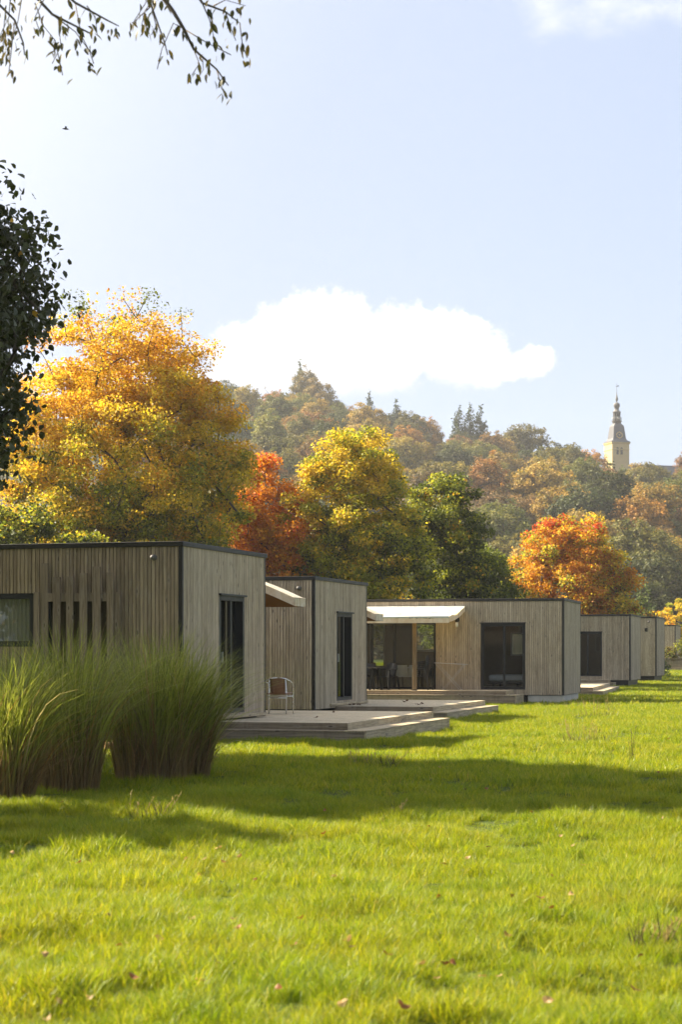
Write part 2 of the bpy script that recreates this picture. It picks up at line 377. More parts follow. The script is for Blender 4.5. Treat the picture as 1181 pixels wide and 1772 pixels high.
# ------------------------------------------------------------------ timber cabins
def fx(c, th, px):
    k = (px-590.5)/F; return (k*c[1]-c[0])/(math.cos(th)+k*math.sin(th))
def sy(c, th, px):
    k = (px-590.5)/F; return (k*c[1]-c[0])/(math.sin(th)-k*math.cos(th))
def fz(c, th, px, py):
    Y = c[1]-fx(c, th, px)*math.sin(th); return EYE+(HY-py)/F*Y
def wbox(mb, wall, a0, a1, d0, d1, z0, z1, bev=0, D=None, W=None):
    if wall == 'front': mb.box(a0, a1, -d1, -d0, z0, z1, bev)
    else: mb.box(d0, d1, a0, a1, z0, z1, bev)
BOARD = {}
def cladding(house, wall, a0, a1, z0, z1, openings, mat, individual, bw=0.072):
    """vertical boards; each clipped by the openings"""
    edges = [a0, a1]+[e for o in openings for e in o[:2]]
    edges = sorted(set(round(e, 4) for e in edges if a0 <= e <= a1)); cols = []
    for p, q in zip(edges, edges[1:]):
        n = max(1, round((q-p)/bw)); cols += [(p+(q-p)*i/n, p+(q-p)*(i+1)/n) for i in range(n)]
    back = MB(); boards = []
    for p, q in zip(edges, edges[1:]):                                  # backing slabs
        zs = [(z0, z1)]
        for o in openings:
            if o[0] < (p+q)/2 < o[1]:
                zs = [s for a, b in zs for s in ((a, min(b, o[2])), (max(a, o[3]), b)) if s[1]-s[0] > 0.02]
        for a, b in zs: wbox(back, wall, p, q, -0.12, 0.0, a, b)
    bk = back.build(wall+'_wall', M['membrane'], house)
    jb = MB()
    for p, q in cols:
        zs = [(z0, z1)]; m = (p+q)/2
        for o in openings:
            if o[0] < m < o[1]:
                zs = [s for a, b in zs for s in ((a, min(b, o[2])), (max(a, o[3]), b)) if s[1]-s[0] > 0.02]
        for a, b in zs:
            g = 0.005; dep = 0.024+random.uniform(0, 0.006); w = q-p-2*g
            if individual:
                key = (wall, round(w, 3), round(b-a, 2))
                if key not in BOARD:
                    mb = MB(); wbox(mb, wall, -w/2, w/2, 0.0, 0.026, 0, b-a, 0.004); BOARD[key] = mb.mesh('board')
                    BOARD[key].materials.append(mat)
                o = link('board', BOARD[key], None, bk)
                dd = random.uniform(0.001, 0.005)
                o.location = (m, -dd, a) if wall == 'front' else (dd, m, a)
            else:
                wbox(jb, wall, p+g, q-g, 0.002, dep, a, b)
    if not individual:
        j = jb.build('cladding', mat, bk); tag(j, kind='stuff')
    return bk
def window(house, wall, a0, a1, z0, z1, mull=(), name='window', depth=0.10, fr=0.055, lintel=True, handle=None, proud=0.035, glassd=-0.03, transom=()):
    mb = MB(); d0, d1 = -depth, proud
    wbox(mb, wall, a0, a0+fr, d0, d1, z0, z1); wbox(mb, wall, a1-fr, a1, d0, d1, z0, z1)
    wbox(mb, wall, a0+fr, a1-fr, d0, d1-0.003, z1-fr, z1); wbox(mb, wall, a0+fr, a1-fr, d0, d1-0.003, z0, z0+fr)
    if lintel: wbox(mb, wall, a0-0.03, a1+0.03, 0.0, d1+0.05, z1, z1+0.035)
    f = mb.build(name, M['black'], house)
    cuts = [a0+fr]+[m for m in mull]+[a1-fr]
    for m in mull:
        b = MB(); wbox(b, wall, m-0.04, m+0.04, -0.07, 0.0, z0+fr, z1-fr); b.build('mullion', M['black'], f)
    for i, (p, q) in enumerate(zip(cuts, cuts[1:])):
        p2 = p+(0.04 if i > 0 else 0); q2 = q-(0.04 if i < len(cuts)-2 else 0)
        b = MB(); g = glassd-0.018*(i % 2); wbox(b, wall, p2, q2, g-0.008, g, z0+fr, z1-fr); b.build('pane', M['glass'], f)
    for z in transom:
        b = MB(); wbox(b, wall, a0+fr, a1-fr, -0.06, -0.02, z-0.02, z+0.02); b.build('rail', M['black'], f)
    if handle is not None:
        b = MB(); wbox(b, wall, handle-0.012, handle+0.012, 0.0, 0.05, z0+0.95, z0+1.15, 0.004); b.build('handle', M['steel'], f)
    return f
def cabin(label, corner, th, Wd, D, zb, zt, fo=(), so=(), mat='clad', individual=False, side_mat=None, group=None, back_windows=(), found=True, side_individual=None):
    """empty at the near right corner; the body spans x -Wd..0 (along the front) and y 0..D (back)"""
    g = float(gz(corner[0], corner[1]))
    h = empty('cabin', (corner[0], corner[1], 0), -th); tag(h, label, 'cabin', group)
    tw = 0.07                                                           # corner trim width
    cladding(h, 'front', -Wd, -tw*0.6, zb, zt-0.02, list(fo), M[mat], individual)
    cladding(h, 'side', tw*0.45, D-0.03, zb, zt-0.02, list(so), M[side_mat or mat], individual if side_individual is None else side_individual)
    t = MB(); t.box(-tw*0.6+0.004, 0.034, -0.034, tw*0.45-0.004, zb-0.01, zt-0.02, 0.004); t.build('corner_trim', M['trim'], h)
    t = MB(); t.box(-0.1, 0.034, D-0.026, D+0.03, zb-0.01, zt-0.02, 0.004); t.build('corner_trim', M['trim'], h)
    # left and rear walls, rear with windows
    r = MB(); r.box(-Wd-0.12, -Wd-0.002, -0.12, D+0.1, zb, zt-0.03); r.build('left_wall', M['interior'], h)
    r = MB(); es = sorted([-Wd, -0.12]+[e for o in back_windows for e in o[:2]])
    for p, q in zip(es, es[1:]):
        zs = [(zb, zt-0.03)]
        for o in back_windows:
            if o[0] < (p+q)/2 < o[1]: zs = [(zb, o[2]), (o[3], zt-0.03)]
        for a, b in zs: r.box(p, q, D-0.15, D-0.03, a, b)
    r.build('rear_wall', M['interior'], h)
    for o in back_windows:
        b = MB(); b.box(o[0], o[1], D-0.10, D-0.09, o[2], o[3]); b.build('pane', M['glass'], h)
        b = MB(); w = 0.05
        b.box(o[0], o[0]+w, D-0.16, D-0.08, o[2], o[3]); b.box(o[1]-w, o[1], D-0.16, D-0.08, o[2], o[3]); b.box(o[0]+w, o[1]-w, D-0.16, D-0.08, o[2], o[2]+w); b.box(o[0]+w, o[1]-w, D-0.16, D-0.08, o[3]-w, o[3]); b.build('window_frame', M['white'], h)
    b = MB(); b.box(-Wd, -0.125, 0.125, D-0.155, zb+0.02, zb+0.14); b.build('floor', M['floor'], h)
    b = MB(); b.box(-Wd-0.12, 0.03, -0.03, D+0.1, zt-0.02, zt+0.01); b.build('roof', M['membrane'], h)
    # roof edge: cap on all four sides
    b = MB(); e = 0.055; hh = 0.085
    b.box(-Wd-0.17, e, -e, 0.02, zt-hh+0.03, zt+0.035, 0.006); b.build('roof_trim', M['trim'], h)
    b = MB(); b.box(-0.02, e-0.003, 0.023, D+0.1, zt-hh+0.032, zt+0.032, 0.006); b.build('roof_trim', M['trim'] if True else None, h)
    b = MB(); b.box(-Wd-0.17, -0.024, D+0.02, D+0.1, zt-hh+0.03, zt+0.03, 0.006); b.build('roof_trim', M['trim'], h)
    if found == 'pale':
        b = MB(); b.box(-1.15, -0.03, 0.02, D-0.1, g-0.3, zb-0.012, 0.01); b.build('foundation', M['concrete'], h)
        b = MB(); b.box(-Wd, -1.16, 0.15, D-0.2, g-0.3, zb-0.012); b.build('foundation', M['membrane'], h)
    else:
        b = MB(); b.box(-Wd, -0.10, 0.12, D-0.1, g-0.3, zb-0.012, 0.01); b.build('foundation', M['trim'], h)
    return h
GRP = 'timber holiday cabins in a row'
# cabin 1 -------------------------------------------------------------
C1, T1 = (-2.81, 33.5), R(17)
wz0 = fz(C1, T1, 30, 1119); wz1 = fz(C1, T1, 30, 1027)
w1 = (fx(C1, T1, -70), fx(C1, T1, 62), wz0, wz1); w2 = (fx(C1, T1, 84), fx(C1, T1, 203), wz0-0.7, fz(C1, T1, 140, 1028))
s1 = (sy(C1, T1, 377), sy(C1, T1, 420.5), 0.57, EYE+(HY-1031)/F*35.6)
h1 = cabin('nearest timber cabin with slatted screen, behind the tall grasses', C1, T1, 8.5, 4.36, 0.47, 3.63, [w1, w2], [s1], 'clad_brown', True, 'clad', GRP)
wf = window(h1, 'front', *w1, name='window', lintel=False, fr=0.10)
cb = MB()
nf = 34
for i in range(nf):
    a = w1[0]+0.1+(w1[1]-w1[0]-0.2)*i/nf; b = w1[0]+0.1+(w1[1]-w1[0]-0.2)*(i+1)/nf
    y0, y1 = 0.062+0.022*(i % 2), 0.062+0.022*((i+1) % 2)
    cb.face([(a, y0, w1[2]+0.10), (b, y1, w1[2]+0.10), (b, y1, w1[3]-0.05), (a, y0, w1[3]-0.05)])
cb.build('curtain', M['curtain'], h1)
b = MB(); b.box(w2[0]+.075, w2[1]-.075, .075, .09, w2[2]+.08, w2[3]-.08); b.build('gap_panel', M['post'], h1)  # brown panel added behind the glass to lighten the slat gaps
window(h1, 'front', *w2, name='window', lintel=False, fr=0.07, mull=((w2[0]+w2[1])/2,))
window(h1, 'side', *s1, name='door', mull=(s1[0]+0.52*(s1[1]-s1[0]),), depth=0.16, fr=0.085, proud=0.03, glassd=-0.10, handle=s1[0]+0.14)
b = MB(); b.box(0.03, 0.075, 0.4, 4.36, 0.475, 0.535, 0.005); b.build('base_board', M['fascia_y'], h1)
# recessed rear wing
def wing(label, C, T, off, Wd, y0, D, zb, zt, gname):
    base = Vector((C[0], C[1], 0))+Matrix.Rotation(-T, 3, 'Z') @ Vector((off, y0, 0))
    h = cabin(label, (base.x, base.y), T, Wd, D, zb, zt-0.06, [], [(0.6, 3.4, zb+0.1, zb+2.25)], 'clad', False, None, gname)
    window(h, 'side', 0.6, 3.4, zb+0.1, zb+2.25, mull=(1.55, 2.5), name='sliding_door')
    return h
wing('recessed rear wing of the nearest cabin, under its awning', C1, T1, -2.10, 6.0, 4.62, 5.6, 0.47, 3.63, GRP)
# slatted screen in front of the second window
sc_ = empty('slatted_screen', (C1[0], C1[1], 0), -T1); tag(sc_, 'weathered vertical slat screen fixed before the nearest cabin window', 'screen')
for (pa, pb, pt, off) in ((61, 71, 1025, .09), (72, 85, 975, .06), (95, 108, 999, .105), (119, 131, 998, .105), (141, 154, 992, .105), (165, 179, 981, .105), (189, 200.5, 991, .105), (201, 212, 1025, .085)):
    b = MB(); a0, a1 = fx(C1, T1, pa), fx(C1, T1, pb); z1 = fz(C1, T1, (pa+pb)/2, pt)
    b.box(-(a1-a0)/2, (a1-a0)/2, -0.014, 0.014, 0, z1-0.62, 0.003); o = b.build('slat', M['slat'], sc_, ((a0+a1)/2, -off, 0.62)); o.rotation_euler = (random.uniform(-.003, .003), random.uniform(-.006, .006), 0)
b = MB(); b.box(fx(C1, T1, 85.5), fx(C1, T1, 200), -0.088, -0.050, fz(C1, T1, 140, 1041), fz(C1, T1, 140, 1026), 0.003); b.build('rail', M['slat'], sc_)
# cabin 2 -------------------------------------------------------------
C2, T2 = (-0.643, 45.15), R(17)
s2 = (sy(C2, T2, 581), sy(C2, T2, 608), 0.53, EYE+(HY-1061)/F*47.2)
h2 = cabin('second timber cabin, beyond the rattan chair', C2, T2, 8.0, 4.36, 0.36, 3.485, [], [s2], 'clad', True, None, GRP)
window(h2, 'side', *s2, name='door', mull=(s2[0]+0.52*(s2[1]-s2[0]),), depth=0.16, fr=0.085, proud=0.03, glassd=-0.10, handle=s2[0]+0.14)
b = MB(); b.box(0.03, 0.075, 1.15, 4.36, 0.415, 0.475, 0.005); b.build('base_board', M['fascia_y'], h2)
wing('recessed rear wing of the second cabin, under its awning', C2, T2, -2.10, 5.5, 4.62, 5.4, 0.36, 3.485, GRP)
# cabin 3 -------------------------------------------------------------
C3, T3 = (7.19, 61.6), R(14)
g3 = (fx(C3, T3, 590), fx(C3, T3, 755), fz(C3, T3, 700, 1192), fz(C3, T3, 700, 1077))
d3 = (fx(C3, T3, 833), fx(C3, T3, 910), fz(C3, T3, 870, 1193), fz(C3, T3, 870, 1079))
X3 = lambda px: fx(C3, T3, px)
h3 = cabin('third timber cabin with wide cream awning and terrace doors', C3, T3, 9.0, 4.4, 0.34, 3.44, [g3, d3], [], 'clad', False, None, GRP,
           back_windows=((X3(669), X3(714), 1.75, 2.75), (X3(590), X3(618), 1.2, 2.75), (X3(735), X3(752), 1.3, 2.5), (X3(850), X3(878), 1.6, 2.4)), found='pale')
window(h3, 'front', *g3, name='sliding_door', mull=(X3(644), X3(683), X3(718)), fr=0.06, lintel=False)
window(h3, 'front', *d3, name='sliding_door', mull=(X3(873),), fr=0.09)
b = MB(); b.box(X3(790), X3(790)+0.08, 0.13, 4.2, 0.49, 3.4); b.build('partition', M['interior'], h3)
# cabins 4 to 7 -------------------------------------------------------
C4, T4 = (13.64, 89.85), R(15)
d4 = (fx(C4, T4, 990), fx(C4, T4, 1043), fz(C4, T4, 1020, 1170), fz(C4, T4, 1020, 1094))
h4 = cabin('fourth timber cabin with dark sliding door above pale steps', C4, T4, 9, 4.36, 0.42, 3.50, [d4], [], 'clad', False, None, GRP)
window(h4, 'front', *d4, name='sliding_door', mull=(fx(C4, T4, 1018),), fr=0.08)
C5, T5 = (16.68, 100.8), R(15)
v5 = (fx(C5, T5, 1117), fx(C5, T5, 1122), fz(C5, T5, 1119, 1093), fz(C5, T5, 1119, 1087))
h5 = cabin('fifth timber cabin with small square vent in its front', C5, T5, 8, 4.36, 0.49, 3.60, [v5], [], 'clad', False, None, GRP)
window(h5, 'front', *v5, name='vent', lintel=False, fr=0.03)
C6, T6 = (25.1, 143), R(15)
h6 = cabin('sixth timber cabin, beside the far planter', C6, T6, 8, 4.36, 0.65, 3.78, [], [], 'clad', False, None, GRP)
C7, T7 = (30.9, 172), R(15)
h7 = cabin('farthest timber cabin, cut by the right picture edge', C7, T7, 4, 4.36, 0.85, 3.9, [], [], 'clad', False, None, GRP)

# ------------------------------------------------------------------ decks
def deck(label, fr, th, width, length, z, step_r=0.42, step_f=0.30, zg=None, wide=None):
    """fr: front right corner of the top; planks run along local x"""
    d = empty('deck', (fr[0], fr[1], 0), -th); tag(d, label, 'deck', 'timber terrace decks')
    n = round(length/0.145); pw = length/n; L = {}
    for i in range(n):
        wi = wide[1] if wide and i*pw > wide[0] else width; me = L.get(wi)
        if me is None:
            b = MB(); b.box(-wi, 0, 0.003, pw-0.003, -0.026, 0, 0.003); me = L[wi] = b.mesh('plank'); me.materials.append(M['deck'])
        link('plank', me, None, d, (random.uniform(-.004, .004), i*pw, z+random.uniform(-.0015, .0015)))
    zg = zg if zg is not None else float(gz(*fr))
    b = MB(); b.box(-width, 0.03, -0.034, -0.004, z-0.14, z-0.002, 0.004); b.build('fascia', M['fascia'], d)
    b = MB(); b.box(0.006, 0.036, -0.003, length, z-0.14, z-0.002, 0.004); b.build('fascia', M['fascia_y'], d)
    b = MB(); b.box(-width, -0.02, 0.02, length, z-0.1, z-0.03); b.build('joists', M['membrane'], d)
    zs = z-0.125
    if step_r:
        s = 2 if step_r > 0.25 else 1; w = step_r/s
        for k in range(s):
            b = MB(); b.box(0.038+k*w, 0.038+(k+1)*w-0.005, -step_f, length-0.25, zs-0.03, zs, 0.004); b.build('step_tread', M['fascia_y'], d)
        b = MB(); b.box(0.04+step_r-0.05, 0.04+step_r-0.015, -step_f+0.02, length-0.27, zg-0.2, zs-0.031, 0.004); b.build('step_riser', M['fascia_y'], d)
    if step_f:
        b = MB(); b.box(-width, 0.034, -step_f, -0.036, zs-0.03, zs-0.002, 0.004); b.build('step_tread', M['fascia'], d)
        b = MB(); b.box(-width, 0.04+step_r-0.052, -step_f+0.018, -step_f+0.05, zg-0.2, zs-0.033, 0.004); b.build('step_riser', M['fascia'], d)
    return d
deck('pale plank deck carrying the rattan chair', (0.094, 34.35), R(15.5), 2.66, 7.0, 0.44, wide=(3.45, 4.75))
deck('plank deck strewn with leaf litter beside the second cabin', (2.2, 46.1), R(15.5), 2.45, 6.5, 0.40, wide=(3.45, 4.65))
# deck of cabin 3 runs along its front
c3p = lambda x, y: tuple((Vector((C3[0], C3[1], 0))+Matrix.Rotation(-T3, 3, 'Z') @ Vector((x, y, 0)))[:2])
deck('long grey deck along the front of the third cabin', c3p(-1.62, -1.75), T3, 7.0, 1.70, 0.50, 0.36, 0.26)
deck('pale stepped deck between the third and fourth cabins', (9.5, 72.0), R(11.5), 3.4, 10.5, 0.40)
deck('small landing before the fourth cabin sliding door', tuple((Vector((C4[0], C4[1], 0))+Matrix.Rotation(-T4, 3, 'Z') @ Vector((-0.95, -0.95, 0)))[:2]), T4, 3.0, 0.9, 0.44, 0.3, 0.2)
deck('low far deck before the sixth cabin', tuple((Vector((C6[0], C6[1], 0))+Matrix.Rotation(-T6, 3, 'Z') @ Vector((2.6, -1.2, 0)))[:2]), T6, 4.0, 2.0, 0.75, 0.4, 0.3)

# ------------------------------------------------------------------ awnings
def awning_side(label, C, T, y0, y1, x_wall, x_out, z_wall, z_out):
    """projects from a right-facing wall"""
    a = empty('awning', (C[0], C[1], 0), -T); tag(a, label, 'awning', 'cream fabric awnings')
    n, m = 10, 16; g = []
    for i in range(n+1):
        for j in range(m+1):
            u = i/n; v = j/m; x = x_wall+(x_out-x_wall)*u
            z = z_wall+(z_out-z_wall)*u+0.07*math.sin(math.pi*u)+0.012*math.sin(v*23+u*4)*math.sin(math.pi*u)
            g.append((x, y0+(y1-y0)*v, z))
    f = [(i*(m+1)+j, (i+1)*(m+1)+j, (i+1)*(m+1)+j+1, i*(m+1)+j+1) for i in range(n) for j in range(m)]
    me = bpy.data.meshes.new('canopy'); me.from_pydata(g, [], f); me.polygons.foreach_set('use_smooth', [True]*len(f)); link('canopy', me, M['cloth'], a)
    b = MB(); b.box(x_out+0.002, x_out+0.012, y0, y1, z_out-0.17, z_out+0.01); b.build('valance', M['cloth'], a)
    b = MB(); N = 10                                                     # closed cheek at the far end, the awning's inner shade in its colour
    for k in range(N):
        p = lambda u: (x_wall+(x_out-x_wall)*u, y1+0.004, z_wall+(z_out-z_wall)*u+0.07*math.sin(math.pi*u)-0.002)
        q0, q1 = p(k/N), p((k+1)/N); b.face([(q0[0], q0[1], z_out-0.17), (q1[0], q1[1], z_out-0.17), q1, q0])
    b.build('cheek', M['cheek'], a)
    b = MB()                                                             # sloping side valance at the near end
    dz = 0.17; N = 10
    for k in range(N):
        u0, u1 = k/N, (k+1)/N
        p = lambda u: (x_wall+(x_out-x_wall)*u, y0-0.004, z_wall+(z_out-z_wall)*u+0.07*math.sin(math.pi*u)+0.005)
        q0, q1 = p(u0), p(u1); b.face([(q0[0], q0[1], q0[2]-dz), (q1[0], q1[1], q1[2]-dz), q1, q0])
    b.build('side_valance', M['cloth'], a)
    for y in (y0+0.12, y1-0.12):
        b = MB(); b.tube([(x_wall+0.02, y, z_wall-0.25), ((x_wall+x_out)/2, y, (z_wall+z_out)/2-0.12), (x_out-0.02, y, z_out-0.06)], 0.022, 6); b.build('arm', M['trim'], a)
    b = MB(); b.tube([(x_out, y0, z_out), (x_out, y1, z_out)], 0.018, 8); b.build('front_bar', M['cloth'], a)
    b = MB(); b.box(x_wall+0.03, x_wall+0.14, y0, y1, z_wall-0.07, z_wall-0.005, 0.01); b.build('cassette', M['white'], a)
    return a
awning_side('small cream awning behind the nearest cabin, above the chair', C1, T1, 6.25, 6.95, -2.07, 0.02, 3.54, 2.84)
awning_side('small cream awning tip past the second cabin, overlapping the wide one', C2, T2, 5.25, 5.95, -2.07, 0.02, 3.40, 2.72)
# the wide awning of cabin 3, projecting from its front wall
aw = empty('awning', (C3[0], C3[1], 0), -T3); tag(aw, 'wide stained cream awning over the third cabin terrace', 'awning', 'cream fabric awnings')
ax0, ax1 = X3(606), X3(806); az0, az1, pr = 3.235, 2.83, 2.85
g = []; n, m = 14, 40
for i in range(n+1):
    for j in range(m+1):
        u = i/n; v = j/m; sag = math.sin(math.pi*u)
        z = az0+(az1-az0)*u-0.06*sag+sag*(0.028*math.sin(v*17+u*3)+0.018*math.sin(v*41-u*9)+0.02*math.sin(u*11+v*5))
        g.append((ax0+(ax1-ax0)*v, -0.03-pr*u, z))
f = [(i*(m+1)+j, (i+1)*(m+1)+j, (i+1)*(m+1)+j+1, i*(m+1)+j+1) for i in range(n) for j in range(m)]
me = bpy.data.meshes.new('canopy'); me.from_pydata(g, [], f); me.polygons.foreach_set('use_smooth', [True]*len(f)); link('canopy', me, M['cloth'], aw)
b = MB(); K = 44
for k in range(K):
    p, q = ax0+(ax1-ax0)*k/K, ax0+(ax1-ax0)*(k+1)/K; w = lambda t: 0.01*math.sin(t*9)
    b.face([(p, -0.034-pr+w(p), az1-0.19), (q, -0.034-pr+w(q), az1-0.19), (q, -0.034-pr, az1+0.004), (p, -0.034-pr, az1+0.004)])
b.build('valance', M['cloth'], aw)
b = MB(); N = 12
for k in range(N):
    p = lambda u: (ax1+0.004, -0.03-pr*u, az0+(az1-az0)*u-0.06*math.sin(math.pi*u)+0.004)
    q0, q1 = p(k/N), p((k+1)/N); b.face([(q0[0], q0[1], q0[2]-0.17), (q1[0], q1[1], q1[2]-0.17), q1, q0])
b.build('side_valance', M['cloth'], aw)
for x in (ax0+0.6, ax1-0.6):
    b = MB(); b.tube([(x, -0.05, az0-0.25), (x-0.4, -pr*0.5, az0-0.35), (x, -pr+0.02, az1-0.06)], 0.025, 6); b.build('arm', M['trim'], aw)
b = MB(); b.tube([(ax0, -0.03-pr, az1), (ax1, -0.03-pr, az1)], 0.03, 8); b.build('front_bar', M['white'], aw)
b = MB(); b.box(ax0, ax1, -0.14, -0.032, az0-0.07, az0-0.004, 0.01); b.build('cassette', M['white'], aw)
# mould marks along the valance: a row of small dark printed dabs
b = MB()
for k in range(14):
    x = X3(741)+0.06*k+random.uniform(-.02, .02); z = az1-0.035+random.uniform(-.015, .01); s_ = random.uniform(.008, .022)
    if random.random() < 0.75: b.box(x, x+s_*2, -0.052-pr, -0.046-pr, z-s_*.5, z+s_*.5)
b.build('stain', M['membrane'], aw)
# post under it
p3 = c3p(X3(740)-0.08, -1.66)
post = empty('awning_post', (p3[0], p3[1], 0.5), -T3); tag(post, 'square brown timber post on the third cabin deck', 'post')
b = MB(); b.box(-0.06, 0.06, -0.06, 0.06, 0, 2.28, 0.006); b.build('shaft', M['post'], post)
b = MB(); b.box(-0.075, 0.075, -0.075, 0.075, 0.001, 0.03, 0.004); b.build('base_plate', M['trim'], post)
# ------------------------------------------------------------------ the rattan chair
def arc(p0, p1, p2, n=6):
    p0, p1, p2 = Vector(p0), Vector(p1), Vector(p2)
    return [p0*(1-t)**2+p1*2*t*(1-t)+p2*t*t for t in [i/n for i in range(n+1)]]
ch = empty('armchair', (-1.28, 39.5, 0.44), R(-8)); tag(ch, 'brown rattan armchair with shiny metal legs on the near deck', 'chair')
for s in (-1, 1):
    b = MB(); b.tube([(s*.255, .24, 0), (s*.250, .245, .36), *arc((s*.25, .245, .42), (s*.255, .24, .63), (s*.262, .08, .64)), *arc((s*.265, -.02, .65), (s*.275, -.19, .68), (s*.16, -.235, .735)), (0, -.25, .75)], 0.0118, 8); b.build('arm_frame', M['alu'], ch)
    b = MB(); b.tube([(s*.185, -.235, 0), (s*.185, -.20, .40), (s*.165, -.225, .735)], 0.0118, 8); b.build('leg', M['alu'], ch)
b = MB(); b.tube([(-.185, -.205, .335), (.185, -.205, .335)], 0.011, 8); b.tube([(-.25, .235, .36), (.25, .235, .36)], 0.011, 8); b.build('stretcher', M['alu'], ch)
b = MB(); rings = []
for k in range(9):
    a = -1+2*k/8
    rings.append([(a*.225, -.235+0.02*(abs(a) > .9), .405), (a*.235, .235, .42), (a*.235, .255, .43), (a*.235, .235, .445), (a*.225, -.235, .43-0.012*(1-a*a))])
b.loft(rings, True); b.build('seat', M['rattan'], ch)
b = MB(); rings = []
for k in range(13):
    t = k/12; z = .40+.355*t; w = .135+.042*t-(0.02*max(0, t-.9)*10*0.3); y = -.212-.03*t
    rings.append([(-w, y+.025, z), (-w*.5, y-.004, z+.004*t), (0, y-.014, z+.006*t), (w*.5, y-.004, z+.004*t), (w, y+.025, z), (w, y+.04, z), (0, y+.004, z), (-w, y+.04, z)])
b.loft(rings, True); b.build('backrest', M['rattan'], ch)
# ------------------------------------------------------------------ black plastic furniture on the terrace of cabin 3
def monobloc(label, loc, rz, group):
    c = empty('plastic_chair', loc, rz); tag(c, label, 'chair', group)
    if 'seat' not in MONO:
        b = MB(); b.box(-.22, .22, -.21, .24, .41, .435, .01); MONO['seat'] = b.mesh('seat')
        b = MB(); rings = []
        for k in range(9):
            t = k/8; z = .43+.45*t; y = -.20-.09*t; w = .215+.015*math.sin(t*3.1)-.03*max(0, t-.85)*6*.3
            rings.append([(-w, y+.05, z), (-w*.6, y+.008, z), (0, y, z), (w*.6, y+.008, z), (w, y+.05, z), (w, y+.075, z), (0, y+.024, z), (-w, y+.075, z)])
        b.loft(rings, True); MONO['backrest'] = b.mesh('backrest')
        for s in (-1, 1):
            b = MB(); b.loft([[(s*.27+dx, .24+dy, 0) for dx, dy in ((-.02, -.025), (.02, -.025), (.02, .025), (-.02, .025))], [(s*.25+dx, .21+dy, .42) for dx, dy in ((-.028, -.04), (.028, -.04), (.028, .04), (-.028, .04))], [(s*.27+dx, .20+dy, .64) for dx, dy in ((-.02, -.03), (.02, -.03), (.02, .03), (-.02, .03))]]); MONO['fl%d' % s] = b.mesh('leg')
            b = MB(); b.loft([[(s*.25+dx, -.30+dy, 0) for dx, dy in ((-.02, -.025), (.02, -.025), (.02, .025), (-.02, .025))], [(s*.22+dx, -.20+dy, .44) for dx, dy in ((-.025, -.04), (.025, -.04), (.025, .04), (-.025, .04))]]); MONO['rl%d' % s] = b.mesh('leg')
            b = MB(); b.loft([[(s*.27+dx, .25, .64+dz) for dx, dz in ((-.03, -.012), (.03, -.012), (.03, .012), (-.03, .012))], [(s*.28+dx, 0, .66+dz) for dx, dz in ((-.03, -.012), (.03, -.012), (.03, .012), (-.03, .012))], [(s*.225+dx, -.235, .68+dz) for dx, dz in ((-.02, -.012), (.02, -.012), (.02, .012), (-.02, .012))]]); MONO['ar%d' % s] = b.mesh('armrest')
    for k, me in MONO.items(): link({'s': 'seat', 'b': 'backrest', 'f': 'leg', 'r': 'leg', 'a': 'armrest'}[k[0]], me, M['plastic'], c)
    return c
MONO = {}
def on3(px, dy, z=0.501):
    p = c3p(X3(px), dy); return (p[0], p[1], z)
CG = 'black plastic garden chairs on the third cabin terrace'
monobloc('black plastic chair left of the terrace table, half behind the cabin edge', on3(646, -0.75), -T3+R(178), CG)
monobloc('black plastic chair right behind the terrace table, against the glass', on3(676, -0.42), -T3+R(150), CG)
for k in range(5):
    monobloc(('bottom', 'second', 'third', 'fourth', 'top')[k]+' chair of the black plastic stack beside the post', on3(737, -0.55, 0.501+0.062*k), -T3+R(82), CG)
tb = empty('garden_table', on3(650, -1.15), -T3); tag(tb, 'black plastic table on the third cabin terrace, left of the post', 'table')
b = MB(); b.box(-.85, .55, -.40, .40, .70, .74, .012); b.build('table_top', M['plastic'], tb)
for x in (-.60, .28):
    for s in (-1, 1):
        b = MB(); b.loft([[(x+s*.13+dx, s*.30+dy, 0) for dx, dy in ((-.04, -.03), (.04, -.03), (.04, .03), (-.04, .03))], [(x+s*.05+dx, s*.26+dy, .70) for dx, dy in ((-.05, -.03), (.05, -.03), (.05, .03), (-.05, .03))]]); b.build('leg', M['plastic'], tb)
bowl = MB(); bowl.loft([ngon(10, .05, 0), ngon(10, .085, .03), ngon(10, .095, .05), ngon(10, .085, .05), ngon(10, .045, .015)], True)
o = bowl.build('ashtray', M['white'], None, on3(637, -1.2, 1.242)); tag(o, 'small white dish on the black terrace table', 'dish')
# clothes airer leaning by the wall
rk = empty('clothes_airer', on3(788, -0.62), -T3); tag(rk, 'metal clothes airer with crossed legs against the third cabin', 'clothes airer')
for s in (-1, 1):
    b = MB(); b.tube([(-.49, s*.22, .86), (.32, s*.22, .0)], .007, 6); b.build('leg', M['steel'], rk)
    b = MB(); b.tube([(.45, s*.18, .84), (-.28, s*.18, .0)], .006, 6); b.build('leg', M['steel'], rk)
b = MB(); b.tube([(-.52, -.24, .88), (.50, -.24, .83), (.50, .24, .83), (-.52, .24, .88), (-.52, -.24, .88)], .008, 6); b.build('rack_frame', M['steel'], rk)
for k in range(8):
    y = -.2+.4*k/7; b = MB(); b.tube([(-.52, y, .88), (.50, y, .83)], .004, 4); b.build('rail', M['steel'], rk)
b = MB(); b.tube([(.32, -.22, .01), (.32, .22, .01)], .007, 6); b.tube([(-.28, -.18, .01), (-.28, .18, .01)], .007, 6); b.build('foot_bar', M['alu'], rk)
